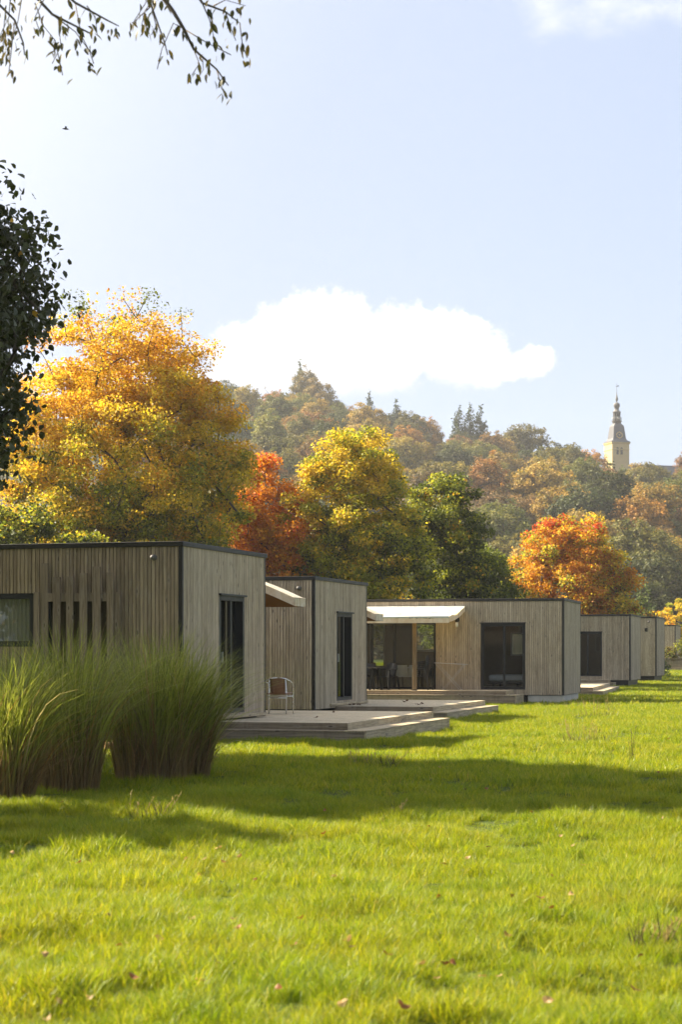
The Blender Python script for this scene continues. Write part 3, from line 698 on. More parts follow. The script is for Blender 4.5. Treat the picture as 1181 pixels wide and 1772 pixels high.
# lamps
def globe_lamp(label, C, T, px, py):
    x = fx(C, T, px); z = fz(C, T, px, py)
    p = Vector((C[0], C[1], 0))+Matrix.Rotation(-T, 3, 'Z') @ Vector((x, 0, z))
    o = empty('wall_lamp', p, -T); tag(o, label, 'lamp', 'round lamps on the cabin fronts')
    b = MB(); b.loft([[(v[0], -.032-v[2], v[1]) for v in ngon(14, r, d)] for r, d in ((.055, 0), (.055, .018), (.03, .022))], True); b.build('base', M['lead'], o)
    b = MB(); b.loft([[(v[0], -.052-v[2], v[1]) for v in ngon(14, max(.002, .048*math.sin(a)), .05-.05*math.cos(a))] for a in [math.pi*i/8 for i in range(1, 9)]], True); b.build('globe', M['lead'], o)
globe_lamp('small round lamp high on the nearest cabin front', C1, T1, 268, 965)
globe_lamp('small round lamp high on the second cabin front', C2, T2, 519, 1018)
globe_lamp('tiny round lamp high on the fifth cabin front', C5, T5, 1124, 1076)
lp = empty('wall_lantern', on3(793, -0.03, 2.75), -T3); tag(lp, 'small lantern with pale bulb on the wall right of the wide awning', 'lamp')
b = MB(); b.box(-.06, .06, -.05, 0, -.02, .10, .006); b.box(-.025, .025, -.16, -.05, .03, .06, .004); b.box(-.045, .045, -.20, -.11, -.04, .035, .006); b.build('bracket', M['black'], lp)
b = MB(); b.loft([ngon(10, .04, -.05, 0, 0, -.155), ngon(10, .052, -.14, 0, 0, -.155), ngon(10, .03, -.20, 0, 0, -.155)], True); b.build('bulb', M['white'], lp)
pl = empty('hanging_lamp', on3(642, -2.3, 2.62), -T3); tag(pl, 'small white hanging lamp below the left end of the wide awning', 'lamp')
b = MB(); b.loft([ngon(12, .05, .16), ngon(12, .11, .04), ngon(12, .12, -.05), ngon(12, .11, -.05), ngon(12, .04, .15)], True); b.build('shade', M['white'], pl)
b = MB(); b.tube([(0, 0, .15), (0, 0, .34)], .006, 5); b.build('cord', M['black'], pl)
# rooms behind the glass of cabin 3
bd = empty('bed', on3(884, 1.5, 0.48), -T3); tag(bd, 'white bed seen through the third cabin sliding door', 'bed')
b = MB(); b.box(-.85, .95, -.7, .9, .28, .50, .05); b.build('mattress', M['bed'], bd)
b = MB(); b.box(-.88, .98, -.72, .92, .20, .275, .01); b.build('bed_frame', M['black'], bd)
for x in (-.7, .1, .8):
    for y in (-.6, .8): b = MB(); b.box(x-.03, x+.03, y-.03, y+.03, 0, .2); b.build('leg', M['black'], bd)
b = MB(); b.box(.55, .92, -.6, -.05, .50, .62, .05); b.build('pillow', M['bed'], bd)
dt = empty('dining_table', on3(702, 1.5, 0.48), -T3); tag(dt, 'pale dining table inside the third cabin, behind the glass', 'table')
b = MB(); b.box(-.6, .6, -.4, .4, .71, .745, .008); b.build('table_top', M['bed'], dt)
for x in (-.5, .5):
    for y in (-.32, .32): b = MB(); b.box(x-.03, x+.03, y-.03, y+.03, 0, .71); b.build('leg', M['interior'], dt)
for px, dy, nm in ((690, .7, 'left'), (712, .75, 'right')):
    sc = empty('dining_chair', on3(px, dy, 0.48), -T3); tag(sc, nm+' pale shell chair inside the third cabin, before the dining table', 'chair', 'shell chairs inside the third cabin')
    b = MB(); rings = []
    for k in range(8):
        t = k/7; z = .44+.38*t; w = .22-.03*t
        rings.append([(-w, -.12-.08*t, z), (0, -.18-.09*t, z), (w, -.12-.08*t, z), (w, -.10-.08*t, z), (0, -.16-.09*t, z), (-w, -.10-.08*t, z)])
    b.loft(rings, True); b.build('backrest', M['bed'], sc)
    b = MB(); b.box(-.22, .22, -.2, .22, .42, .45, .01); b.build('seat', M['bed'], sc)
    for x in (-.17, .17):
        for y in (-.15, .17): b = MB(); b.tube([(x*1.2, y*1.2, 0), (x*.6, y*.6, .42)], .015, 5); b.build('leg', M['interior'], sc)
# planter by the far cabin
pp = at(1164, 1164, 133); pg = float(gz(pp.x, pp.y))
pt = empty('planter', (pp.x+.3, pp.y, 0.74), -T6); tag(pt, 'low timber planter box on the far deck', 'planter')
b = MB(); b.box(-.95, .95, -.25, .25, 0.0, .55, .02); b.build('box', M['fascia'], pt)
b = MB(); b.box(-.99, .99, -.29, .29, .552, .60, .01); b.build('rim', M['fascia'], pt)
# the terracotta block under the nearest cabin and the utility box beside it
o = MB().box(-.09, .09, -.07, .07, 0, .11, .01).build('brick', M['terra'], None, (*at(190, 1309, 31.6)[:2], float(gz(at(190, 1309, 31.6).x, 31.6))+.03), (0, 0, .3)); tag(o, 'terracotta brick on the lawn seen between the grass clumps', 'brick')
# ------------------------------------------------------------------ a bird in the sky
bp = at(113, 223, 60); bd_ = empty('bird', bp, R(20)); tag(bd_, 'tiny dark bird flying high at the left', 'bird')
b = MB(); b.loft([[(x, v[0], v[1]) for v in [(r*math.cos(a), r*math.sin(a)) for a in [2*math.pi*i/8 for i in range(8)]]] for x, r in ((-.11, .004), (-.05, .022), (0, .03), (.06, .024), (.09, .014), (.115, .002))], True)
for s in (-1, 1):
    b.loft([[(.04, s*.02, .01), (-.03, s*.02, .012), (-.03, s*.02, .018), (.04, s*.02, .018)], [(.02, s*.10, .05), (-.03, s*.10, .05), (-.03, s*.10, .053), (.02, s*.10, .053)], [(-.05, s*.20, .03), (-.06, s*.20, .03), (-.06, s*.20, .031), (-.05, s*.20, .031)]])
b.build('body', M['plastic'], bd_)

# ------------------------------------------------------------------ church on the ridge
YC = 565.0; sC = F/YC; cx = (1068.4-590.5)/sC
zc = lambda py: EYE+(HY-py)/sC
pyz = lambda zy: zc(660+zy*0.09314)          # row of my measuring grid over the tower -> height
church = empty('church', (cx, YC, 0), R(17)); tag(church, 'stone church tower with slate spire and gilt clock on the ridge', 'church')
def sq(r, z): return [(-r, -r, z), (r, -r, z), (r, r, z), (-r, r, z)]
wz_ = 0.09314/sC
zg0 = float(hill_z(cx, YC))-4; zt_ = pyz(1165); a = 2.75
b = MB(); b.loft([sq(a, zg0), sq(a, zt_)]); tw_ = b.build('tower_wall', M['stone'], church)
b = MB(); b.loft([sq(a+.06, pyz(1290)), sq(a+.14, pyz(1285)), sq(a+.14, pyz(1275)), sq(a+.06, pyz(1270))]); b.build('string_course', M['stone'], church)
b = MB(); b.loft([sq(a+.05, zt_-.3), sq(a+.28, zt_+.1), sq(a+.28, zt_+.3)]); b.build('cornice', M['stone'], church)
b = MB(); prof = ((a+.38, 1140), (a+.1, 1128), (2.25, 1100), (2.05, 1070), (1.95, 1020), (1.78, 930), (1.58, 840), (1.40, 815), (1.12, 800), (1.0, 785))
b.loft([sq(r, pyz(z)) for r, z in prof]); b.build('spire_roof', M['slate'], church)
oc = lambda r, z: ngon(8, r, pyz(z), R(22.5))
b = MB(); b.loft([oc(1.0, 790), oc(1.15, 780), oc(1.45, 752), oc(1.5, 745), oc(1.5, 738)]); b.build('gallery', M['lead'], church)
rl = MB()
for i in range(24):
    an = 2*math.pi*i/24; x, y = 1.42*math.cos(an), 1.42*math.sin(an); rl.tube([(x, y, pyz(739)), (x, y, pyz(672))], .03, 4)
rl.loft([ngon(16, 1.46, pyz(676)), ngon(16, 1.46, pyz(670)), ngon(16, 1.38, pyz(670)), ngon(16, 1.38, pyz(676))], cap=False); rl.build('railing', M['steel'], church)
b = MB(); b.loft([oc(.62, 740), oc(.62, 575)]); b.build('lantern_core', M['membrane'], church)
for i in range(8):
    an = R(22.5)+2*math.pi*i/8; b = MB(); x, y = .95*math.cos(an), .95*math.sin(an); b.box(x-.12, x+.12, y-.12, y+.12, pyz(740), pyz(580)); b.build('lantern_post', M['lead'], church)
b = MB(); b.loft([oc(1.02, 650), oc(1.06, 645), oc(1.06, 600), oc(1.02, 596)] if False else [oc(.9, 600), oc(1.1, 590), oc(1.25, 572), oc(1.25, 565), oc(.85, 548), oc(.68, 530), oc(.6, 510), oc(.72, 495), oc(.9, 470), oc(.96, 448), oc(.9, 425), oc(.7, 405), oc(.35, 396), oc(.16, 388)]); b.build('onion_dome', M['lead'], church)
b = MB(); b.loft([ngon(10, r, pyz(z)) for r, z in ((.14, 390), (.18, 372), (.36, 350), (.40, 330), (.33, 300), (.20, 265), (.10, 240), (.07, 225), (.16, 218), (.16, 210), (.06, 204), (.05, 100), (.03, 30))]); b.build('finial', M['lead'], church)
b = MB(); zv = pyz(93); b.box(-.5, .55, -.03, .03, zv-.05, zv+.05); b.box(.25, .6, -.03, .03, zv, zv+.35); b.build('weather_vane', M['lead'], church)
# clock: gilt marks and hands on a dark disc
cr = .88; zk = pyz(1010); yk = -2.0; ck = empty('clock', (-.08, yk, zk), 0, church); ck.rotation_euler = (R(-4), 0, 0)
b = MB(); b.loft([[(v[0], -v[2], v[1]) for v in ngon(24, 0.62, d)] for d in (.02, .06)]); b.build('dial', M['slate'], ck)
b = MB()
for i in range(12):
    an = 2*math.pi*i/12; x, z = cr*math.cos(an), cr*math.sin(an); b.box(x-.13, x+.13, -.12, -.06, z-.13, z+.13)
b.build('hour_marks', M['gold'], ck)
b = MB(); b.tube([(-.1, -.14, -.14), (.42, -.14, .5)], .055, 4); b.tube([(.1, -.17, -.05), (-.36, -.17, .18)], .06, 4); b.build('hands', M['gold'], ck)
for x, zz0, zz1 in ((-1.0, 1375, 1265), (.28, 1375, 1265)):
    b = MB(); z0, z1 = pyz(zz0), pyz(zz1); w = .36
    pts = [(-w, z0), (w, z0), (w, z1)]+[(w*math.cos(t), z1+w*math.sin(t)) for t in [math.pi*i/8 for i in range(1, 8)]]+[(-w, z1)]
    b.loft([[(x+p, -a-d, z) for p, z in pts] for d in (-.3, .03)]); wd_ = b.build('belfry_window', M['membrane'], church)
    for k in range(5):
        b = MB(); zz = z0+(z1-z0)*(k+.5)/5; b.box(x-w*.9, x+w*.9, -a-.08, -a-.04, zz-.05, zz+.05); b.build('louvre', M['lead'], wd_)
# nave running to the right behind the trees
b = MB(); rz1 = zc(802.5); ez = rz1-5.5
nav = MB(); nav.box(a+.1, 34, -3.5, 4.5, zg0, ez); nav.build('nave_wall', M['stone'], church)
b.loft([[(a+.1, -4, ez), (a+.1, 5, ez), (a+.1, .5, rz1)], [(34, -4, ez), (34, 5, ez), (34, .5, rz1)]]); b.build('nave_roof', M['slate'], church)
# ------------------------------------------------------------------ leaves and trees
def unit(v): return v/np.maximum(1e-9, np.linalg.norm(v, axis=1, keepdims=True))
QUAD = np.array([(-.5, 0, 0), (0, .42, .10), (.5, 0, 0), (0, -.42, .10)])
LEAF6 = np.array([(-.5, 0, 0), (-.22, .40, .06), (.18, .33, .08), (.55, 0, -.06), (.18, -.33, .08), (-.22, -.40, .06)])
def leaf_arrays(P, size, up=0.5, outward=None, outw=0.0, droop=0.0, shape=QUAD, rng=RNG):
    N = len(P); n = rng.normal(size=(N, 3)); n = unit(n)+np.array([0, 0, up])
    if outward is not None: n = n+outward*outw
    n = unit(n); t = rng.normal(size=(N, 3)); t[:, 2] -= droop; t = unit(t-n*np.sum(t*n, 1, keepdims=True)); b = np.cross(n, t)
    k = len(shape)
    v = P[:, None, :]+(t[:, None, :]*shape[None, :, 0:1]+b[:, None, :]*shape[None, :, 1:2]+n[:, None, :]*shape[None, :, 2:3])*size[:, None, None]
    q = np.arange(N*k).reshape(N, k)
    return v.reshape(-1, 3), q
def crown_points(lobes, n, shell, rng):
    """points inside a union of ellipsoids, biased to the skin; lobes = (x,y,z,rx,ry,rz)"""
    L = np.array(lobes); vol = L[:, 3]*L[:, 4]*L[:, 5]; vol = vol/vol.sum(); out = []
    while len(out) < n:
        k = rng.choice(len(L), p=vol); d = unit(rng.normal(size=(1, 3)))[0]; r = rng.random()**(1/(3+shell))
        r *= 0.74+0.40*float(hash_noise(np.array([d[0]*2.1+k*7]), np.array([d[1]*2.1+d[2]*3.3]), 1.3, 9)[0])
        out.append(L[k, :3]+d*r*L[k, 3:6])
    return np.array(out)
def grow(base, fork, att, r_tip=0.012, r_exp=0.42, step=0.7, rng=RNG, trunk_r=None):
    """connects every attractor to the nearest branch; returns nodes, parents, radii"""
    nodes = [np.array(base, float)]; par = [-1]
    nseg = max(2, int(np.linalg.norm(np.array(fork)-np.array(base))/step))
    for i in range(1, nseg+1):
        p = np.array(base)+(np.array(fork)-np.array(base))*i/nseg; p[:2] += rng.normal(size=2)*0.04*min(1, i); nodes.append(p); par.append(len(nodes)-2)
    order = np.argsort(np.linalg.norm(att-np.array(fork), axis=1)); leaf_nodes = []
    for a in att[order]:
        A = np.array(nodes); d = np.linalg.norm(A-a, axis=1)+1.2*np.maximum(0, A[:, 2]-a[2]+0.25*d_h(A, a)); d[:max(1, nseg//2)] += 50
        j = int(np.argmin(d)); p0 = nodes[j]; L = np.linalg.norm(a-p0); k = max(1, int(L/step)); prev = j
        mid = (p0+a)/2+np.array([0, 0, 0.10*L])+rng.normal(size=3)*0.06*L
        for i in range(1, k+1):
            t = i/k; p = p0*(1-t)**2+mid*2*t*(1-t)+a*t*t; nodes.append(p); par.append(prev); prev = len(nodes)-1
        leaf_nodes.append(prev)
    w = np.zeros(len(nodes))
    for l in leaf_nodes: w[l] += 1
    for i in range(len(nodes)-1, 0, -1): w[par[i]] += w[i]
    r = r_tip*np.maximum(w, 1)**r_exp
    if trunk_r: r = r*(trunk_r/r[0]) if False else np.minimum(r, trunk_r)
    return np.array(nodes), par, r
def d_h(A, a): return np.linalg.norm((A-a)[:, :2], axis=1)
def limb_mesh(nodes, par, r, seg=5, name='trunk'):
    idx = np.array([i for i in range(len(par)) if par[i] >= 0]); p0 = nodes[[par[i] for i in idx]]; p1 = nodes[idx]
    r0 = np.minimum(r[[par[i] for i in idx]], r[idx]*1.6); r1 = r[idx]
    t = unit(p1-p0); ref = np.where(np.abs(t[:, 2:3]) > .9, np.array([[1., 0, 0]]), np.array([[0, 0, 1.]])); u = unit(np.cross(t, ref)); w = np.cross(t, u)
    an = 2*np.pi*np.arange(seg)/seg; ring = u[:, None, :]*np.cos(an)[None, :, None]+w[:, None, :]*np.sin(an)[None, :, None]
    a = p0[:, None, :]+ring*r0[:, None, None]; b = p1[:, None, :]+ring*r1[:, None, None]
    v = np.concatenate([a, b], 1).reshape(-1, 3); E = len(idx); o = (np.arange(E)*2*seg)[:, None]; j = np.arange(seg)[None, :]; j2 = (j+1) % seg
    q = np.stack([o+j, o+j2, o+seg+j2, o+seg+j], -1).reshape(-1, 4)
    return np_mesh(name, v, q, True)
def make_tree(name, label, base, fork_h, lobes, nclus, per, cr, leaf, colf, mat, shell=2.0, group=None, seed=1, flat=0.65, shape=QUAD,
              r_tip=0.012, up=0.5, droop=0.0, twigs=0, trunk_r=None, cat='tree', outw=0.5, step=0.7, thin=None):
    rng = np.random.default_rng(seed); base = np.array(base, float)
    t = empty(name, base); tag(t, label, cat, group)
    L = [(x, y, z, a, b, c) for x, y, z, a, b, c in lobes]
    att = crown_points(L, nclus, shell, rng); cen = np.mean([l[:3] for l in L], 0)
    nodes, par, r = grow((0, 0, -0.1), (0, 0, fork_h), att, r_tip, step=step, rng=rng, trunk_r=trunk_r)
    link('trunk', limb_mesh(nodes, par, r), M['bark'], t)
    n_each = rng.poisson(per, nclus)
    if thin is not None: n_each = (n_each*thin(att)).astype(int)
    ids = np.repeat(np.arange(nclus), n_each); N = len(ids)
    crs = cr*(0.7+0.6*rng.random(nclus))
    off = rng.normal(size=(N, 3)); off = unit(off)*(rng.random((N, 1))**0.5); off[:, 2] *= flat
    P = att[ids]+off*crs[ids][:, None]
    sz = leaf*(0.65+0.7*rng.random(N)); ow = unit(P-cen)
    v, q = leaf_arrays(P, sz, up, ow, outw, droop, shape, rng)
    col = colf(P, rng, rng.random(nclus)[ids]); col = np.repeat(col, len(shape), 0)
    crown = link('crown', np_mesh('crown', v, q, False, col), mat, t); tag(crown, kind='stuff')
    return t
def palette(cols, w):
    cols = np.array(cols); w = np.array(w, float)
    def pick(s): return cols[np.searchsorted(np.cumsum(w/w.sum()), np.clip(s, 0, .9999))]
    return pick
YEL, YOR, ORA, DOR = (0.68, 0.49, 0.04), (0.66, 0.36, 0.025), (0.58, 0.23, 0.018), (0.42, 0.16, 0.02)
RED, DRE, GRN, DGR, YGR, BRN = (0.55, 0.085, 0.02), (0.33, 0.045, 0.02), (0.125, 0.15, 0.022), (0.062, 0.078, 0.016), (0.34, 0.34, 0.03), (0.20, 0.11, 0.03)
def mixcol(P, rng, cl, ramps, jitter=0.35):
    """ramps: list of (weight array, colour): cluster-coherent random choice"""
    N = len(P); Wt = np.stack([np.broadcast_to(w, (N,)) for w, _ in ramps], 1).astype(float); Wt = np.maximum(Wt, 0); Wt /= Wt.sum(1, keepdims=True)
    u = (cl*0.65+rng.random(N)*jitter) % 1.0
    k = (np.cumsum(Wt, 1) < u[:, None]).sum(1).clip(0, len(ramps)-1)
    return np.array([c for _, c in ramps])[k]*(0.8+0.4*rng.random((N, 1)))
def gp(px, Y): X = (px-590.5)/F*Y; return (X, Y, float(gz(X, Y)))

# the big yellow maple behind the nearest cabin
def col_big(P, rng, cl):
    h = np.clip((P[:, 2]-4)/11, 0, 1)+0.12*(hash_noise(P[:, 0], P[:, 2], .5, 4)-.5)
    return mixcol(P, rng, cl, [(0.95*(1-h)**1.5*(h < .6), GRN), (0.8*(1-h)*(h < .62), YGR), (.55+.5*h, YEL), (.25+.7*h, YOR), (0.15*h+.03, ORA), (0.12*(h > .75), DOR)])
make_tree('maple_tree', 'largest tree, round golden yellow maple behind the nearest cabin', gp(205, 76), 3.6,
          [(0.2, 0, 9.6, 5.2, 4.4, 6.0), (-.1, 0, 12.2, 4.0, 3.2, 3.9), (2.6, -.3, 7.6, 3.0, 3, 4.2), (-2.8, 0, 7.2, 2.8, 3, 4.0), (0, -1, 5.0, 4.6, 3.4, 3.0)],
          640, 320, 0.76, 0.112, col_big, M['leaf'], shell=1.4, seed=3, group='autumn trees behind the cabins', thin=lambda a: np.where(a[:, 2] > 14.4, .35, np.where(a[:, 2] > 13, .7, 1.0)), r_tip=0.013, flat=.60)
# orange red maple
def col_or(P, rng, cl):
    h = np.clip((P[:, 2]-3)/7, 0, 1)
    return mixcol(P, rng, cl, [(1.5*(1-h)+.4, YOR), (1.3, ORA), (.2, DOR), (.55*h**2, RED), (.15*h**3, DRE), (.6*(1-h), YEL)])
make_tree('maple_tree', 'slim fiery orange red maple between the golden and the yellow green maples', gp(472, 86), 2.6,
          [(0, 0, 6.4, 2.6, 2.2, 3.7), (-.6, 0, 8.2, 1.6, 1.5, 2.6), (1.6, -.6, 4.6, 2.0, 1.6, 2.2), (-1.4, 0, 5.2, 2.0, 1.8, 2.8)], 220, 250, 0.64, 0.125, col_or, M['leaf'], seed=5, group='autumn trees behind the cabins')
# yellow green maple
def col_yg(P, rng, cl):
    h = np.clip((P[:, 2]-3)/8, 0, 1); l = np.clip((P[:, 0]+1.5)/4, 0, 1)
    return mixcol(P, rng, cl, [(.6*(1-h)+.2, GRN), (.28*(1-h)+.1*l, DGR), (.9, YGR), (.45+.9*h, YEL), (.12+.3*l*(1-h), YOR)])
make_tree('maple_tree', 'yellow green maple in the middle, behind the second and third cabins', gp(618, 86), 2.4,
          [(0, 0, 7.2, 3.3, 2.9, 3.9), (-.1, 0, 9.5, 2.3, 2.0, 2.6), (0.9, -.5, 4.6, 2.6, 2.4, 2.6), (-1.0, 0, 5.0, 2.4, 2.2, 2.6)], 340, 250, 0.66, 0.125, col_yg, M['leaf'], seed=7, group='autumn trees behind the cabins')
# dark green maple
def col_dg(P, rng, cl):
    h = np.clip((P[:, 2]-2)/8, 0, 1)
    return mixcol(P, rng, cl, [(.8, DGR), (.55, GRN), (.25+.5*h, YGR), (.14+.25*h, YOR)])
make_tree('maple_tree', 'dark green maple with few golden tips, right of the yellow green maple', gp(780, 91), 2.2,
          [(0, 0, 6.2, 2.4, 2.2, 3.5), (-.5, 0, 8.5, 1.5, 1.5, 2.2), (.6, -.3, 4.0, 2.1, 2, 2.2)], 230, 250, 0.60, 0.125, col_dg, M['leaf'], seed=9, group='autumn trees behind the cabins')
def col_wil(P, rng, cl): return mixcol(P, rng, cl, [(1, (0.17, 0.20, 0.05)), (.8, GRN), (.4, YGR), (.25, DGR)])
make_tree('birch_tree', 'soft pale green small tree left of the red topped maple', gp(846, 97), 1.6,
          [(0, 0, 3.8, 1.5, 1.5, 3.3), (0.2, 0, 5.6, .9, .9, 1.6), (1.2, 0, 2.8, 1.0, 1.2, 2.2)], 110, 220, 0.55, 0.13, col_wil, M['leaf'], seed=12, droop=1.0, group='autumn trees behind the cabins')
# orange maple with red top
def col_red(P, rng, cl):
    h = np.clip((P[:, 2]-3)/6.5, 0, 1); l = np.clip((P[:, 0]+3)/6, 0, 1)
    return mixcol(P, rng, cl, [(.9*np.clip(1-np.abs(h-.45)*2, 0, 1), YOR), (.7, ORA), (.5*l+.2, YEL), (.35*(1-h)*(1-l*.5), GRN), (.3, YGR), (2.2*np.clip(h-.72, 0, 1)*4*(1-l*.8), RED), (.5*(1-h)*l, DRE), (.2, DOR)])
make_tree('maple_tree', 'orange maple with a crimson top, behind the third and fourth cabins', gp(985, 112), 2.2,
          [(0, 0, 5.6, 3.8, 3.4, 3.8), (-.6, 0, 7.4, 2.3, 2.2, 2.2), (1.8, -.3, 5.6, 2.2, 2, 3.0), (-2.0, 0, 4.0, 1.9, 2, 2.6), (1.6, 0, 3.0, 2.4, 2.2, 2.2)], 320, 240, 0.68, 0.14, col_red, M['leaf'], seed=15, group='autumn trees behind the cabins')
# low green trees behind the first cabin and dark fill behind the third
make_tree('hazel_tree', 'low green hazel beneath the golden maple, at the left edge', gp(60, 66), 1.2,
          [(0, 0, 4.4, 3.0, 2.0, 2.3), (-2.0, 0, 4.8, 2.2, 2, 2.2), (2.2, 0, 3.6, 1.8, 1.6, 1.9)], 160, 190, 0.6, 0.13, lambda P, r, c: mixcol(P, r, c, [(.8, GRN), (.8, DGR), (.5, YGR), (.3, YEL)]), M['leaf'], seed=18, group='autumn trees behind the cabins')
make_tree('hornbeam_tree', 'dim olive tree low between the dark and the orange maples', gp(872, 118), 1.4,
          [(0, 0, 4.0, 2.2, 2, 3.0), (-3.0, 0, 3.6, 2.2, 2, 2.6), (1.5, 1, 3.0, 2.0, 2, 2.2)], 130, 180, 0.65, 0.16, col_wil, M['leaf'], seed=21, group='autumn trees behind the cabins')
# small spruce and shrubs at the right
def conifer(name, label, base, H, Rr, col, tiers, per, seed, leaf, group=None, mat=None):
    rng = np.random.default_rng(seed); t = empty(name, base); tag(t, label, 'tree', group)
    b = MB(); b.tube([(0, 0, -.2), (0, 0, H*.5), (0, 0, H)], [Rr*.06, Rr*.035, .01], 6); P = []
    for k in range(tiers):
        f = (k+.5)/tiers; z = H*(.06+.94*f); rr = Rr*(1-f)**.62
        for j in range(max(3, int(per*(1-f)+3))):
            a = rng.random()*6.283; L = rr*(.7+.4*rng.random()); m = max(6, int(L*14*min(1.5, .22/leaf+.35)))
            s = rng.random(m)**.7; p = np.stack([np.cos(a)*L*s, np.sin(a)*L*s, z-.28*L*s], 1)+rng.normal(size=(m, 3))*np.array([.05, .05, .6*H/tiers/Rr])*Rr*.7; P.append(p)
            if L > .5: b.tube([(0, 0, z), (math.cos(a)*L*.8, math.sin(a)*L*.8, z-.22*L)], [.02, .006], 4, False)
    b.build('trunk', M['bark'], t); P = np.concatenate(P); N = len(P)
    v, q = leaf_arrays(P, leaf*(.6+.8*rng.random(N)), .8, rng=rng, shape=QUAD*np.array([1, .55, 1]))
    c = np.array(col)*(0.6+.8*rng.random((N, 1))); o = link('crown', np_mesh('crown', v, q, False, np.repeat(c, 4, 0)), mat or M['leaf'], t); tag(o, kind='stuff'); return t
conifer('spruce_tree', 'small grey green spruce right of the red topped maple', gp(1112, 116), 6.2, 1.9, (0.14, 0.17, 0.08), 22, 12, 4, .22)
def shrub(name, label, base, lobes, ncl, per, cols, seed, leaf=.16, group='yellow shrubs at the far right'):
    return make_tree(name, label, base, .5, lobes, ncl, per, .45, leaf, lambda P, r, c: mixcol(P, r, c, cols), M['leaf'], seed=seed, group=group, step=.5)
shrub('beech_tree', 'low orange tree between the spruce and the fifth cabin', gp(1140, 150), [(0, 0, 2.8, 1.9, 1.6, 2.2), (-1, 0, 2.0, 1.5, 1.5, 1.8)], 60, 90, [(1, YOR), (.6, YEL), (.5, DOR), (.3, GRN)], 31)
shrub('willow_tree', 'pale yellow tree at the right picture edge above the farthest cabin', gp(1180, 190), [(0, 0, 3.6, 2.4, 2, 3.2), (-1.2, 0, 2.4, 1.6, 1.6, 2.0)], 70, 100, [(1, YEL), (.8, YGR), (.4, GRN)], 33, .2)
shrub('hedge_shrub', 'muted green shrub low between the spruce and far cabins', gp(1105, 165), [(0, 0, 2.4, 3.4, 2, 2.2), (2.8, 0, 2.0, 2.6, 2, 2.0)], 80, 90, [(1, GRN), (.5, YGR), (.5, BRN)], 35, .2)
pw = (pp.x+.3, pp.y, 1.27)
shrub('potted_shrub', 'small yellowish shrub in the far timber planter', pw, [(-.4, 0, .45, .55, .35, .40), (.6, 0, .7, .6, .35, .65)], 30, 60, [(1, GRN), (.4, YGR), (.8, BRN)], 37, .1, None)

# the dark linden at the left edge, casting the long shadow on the lawn
def col_lin(P, rng, cl): return mixcol(P, rng, cl, [(1, (0.048, 0.058, 0.016)), (.6, (0.075, 0.085, 0.022)), (.014, YOR)], .5)
make_tree('linden_tree', 'dark leafy linden cut by the left picture edge', (-9.0, 28.0, 0.03), 2.4,
          [(0, 0, 6.7, 4.7, 4.2, 5.1), (0, 0, 6.2, 4.65, 4.1, 3.2)], 2700, 80, 0.60, 0.105, col_lin, M['leaf_dark'], shell=3.5, seed=41, shape=LEAF6, droop=1.2, up=0.25, outw=.9, r_tip=.012)

make_tree('linden_tree', 'small linden just outside the left edge, known by its shadow on the lawn', (-8.7, 20.4, 0.0), 1.8,
          [(0, 0, 4.2, 1.7, 1.6, 1.7)], 110, 80, .5, .15, col_lin, M['leaf_dark'], seed=44, shape=LEAF6)

# ------------------------------------------------------------------ overhanging branches at the top left
ot = empty('overhanging_tree', (-6.0, 6.5, 0.0)); tag(ot, 'nearly bare tree whose leafy twigs hang into the top left corner', 'tree')
OL = Vector(ot.location)
tr_ = MB(); tr_.tube([(0, 0, -.2), (.1, 0, 2.5), (.3, .1, 5.0), (.6, 1.2, 7.2), (1.4, 4.5, 8.9)], [.22, .19, .15, .10, .05], 9); tr_.build('trunk', M['bark'], ot)
LF = []
for k in range(3):
    b = MB(); w = (.30, .36, .26)[k]; n = 6; left = [(i/n-.5, w*math.sin(math.pi*(i/n)**.8)*.62, .10*math.sin(math.pi*i/n)*(.5+.3*k)-.10*(i/n)**2) for i in range(n+1)]
    for i in range(n):
        (x0, y0, z0), (x1, y1, z1) = left[i], left[i+1]; c0, c1 = (x0, 0, -.10*(i/n)**2), (x1, 0, -.10*((i+1)/n)**2)
        b.face([c0, c1, (x1, y1, z1), (x0, y0, z0)] if i else [c0, c1, (x1, y1, z1)]); b.face([c0, (x0, -y0, z0), (x1, -y1, z1), c1] if i else [c0, (x1, -y1, z1), c1])
    me = b.mesh('leaf'); col_ = ((0.065, 0.058, 0.014), (0.04, 0.042, 0.014), (0.12, 0.088, 0.018))[k]
    me.materials.append(m_leaf('hanging_leaf_%d' % k, .3, .25, False, False, col_)); LF.append(me)
rb = random.Random(5)
def twig_system(main, subs, r0):
    """main: pixel polyline at Y; subs: list of pixel polylines; each becomes a branch part with its own leaves"""
    pts = [at(px, py, Y)-OL for px, py, Y in main]
    return pts
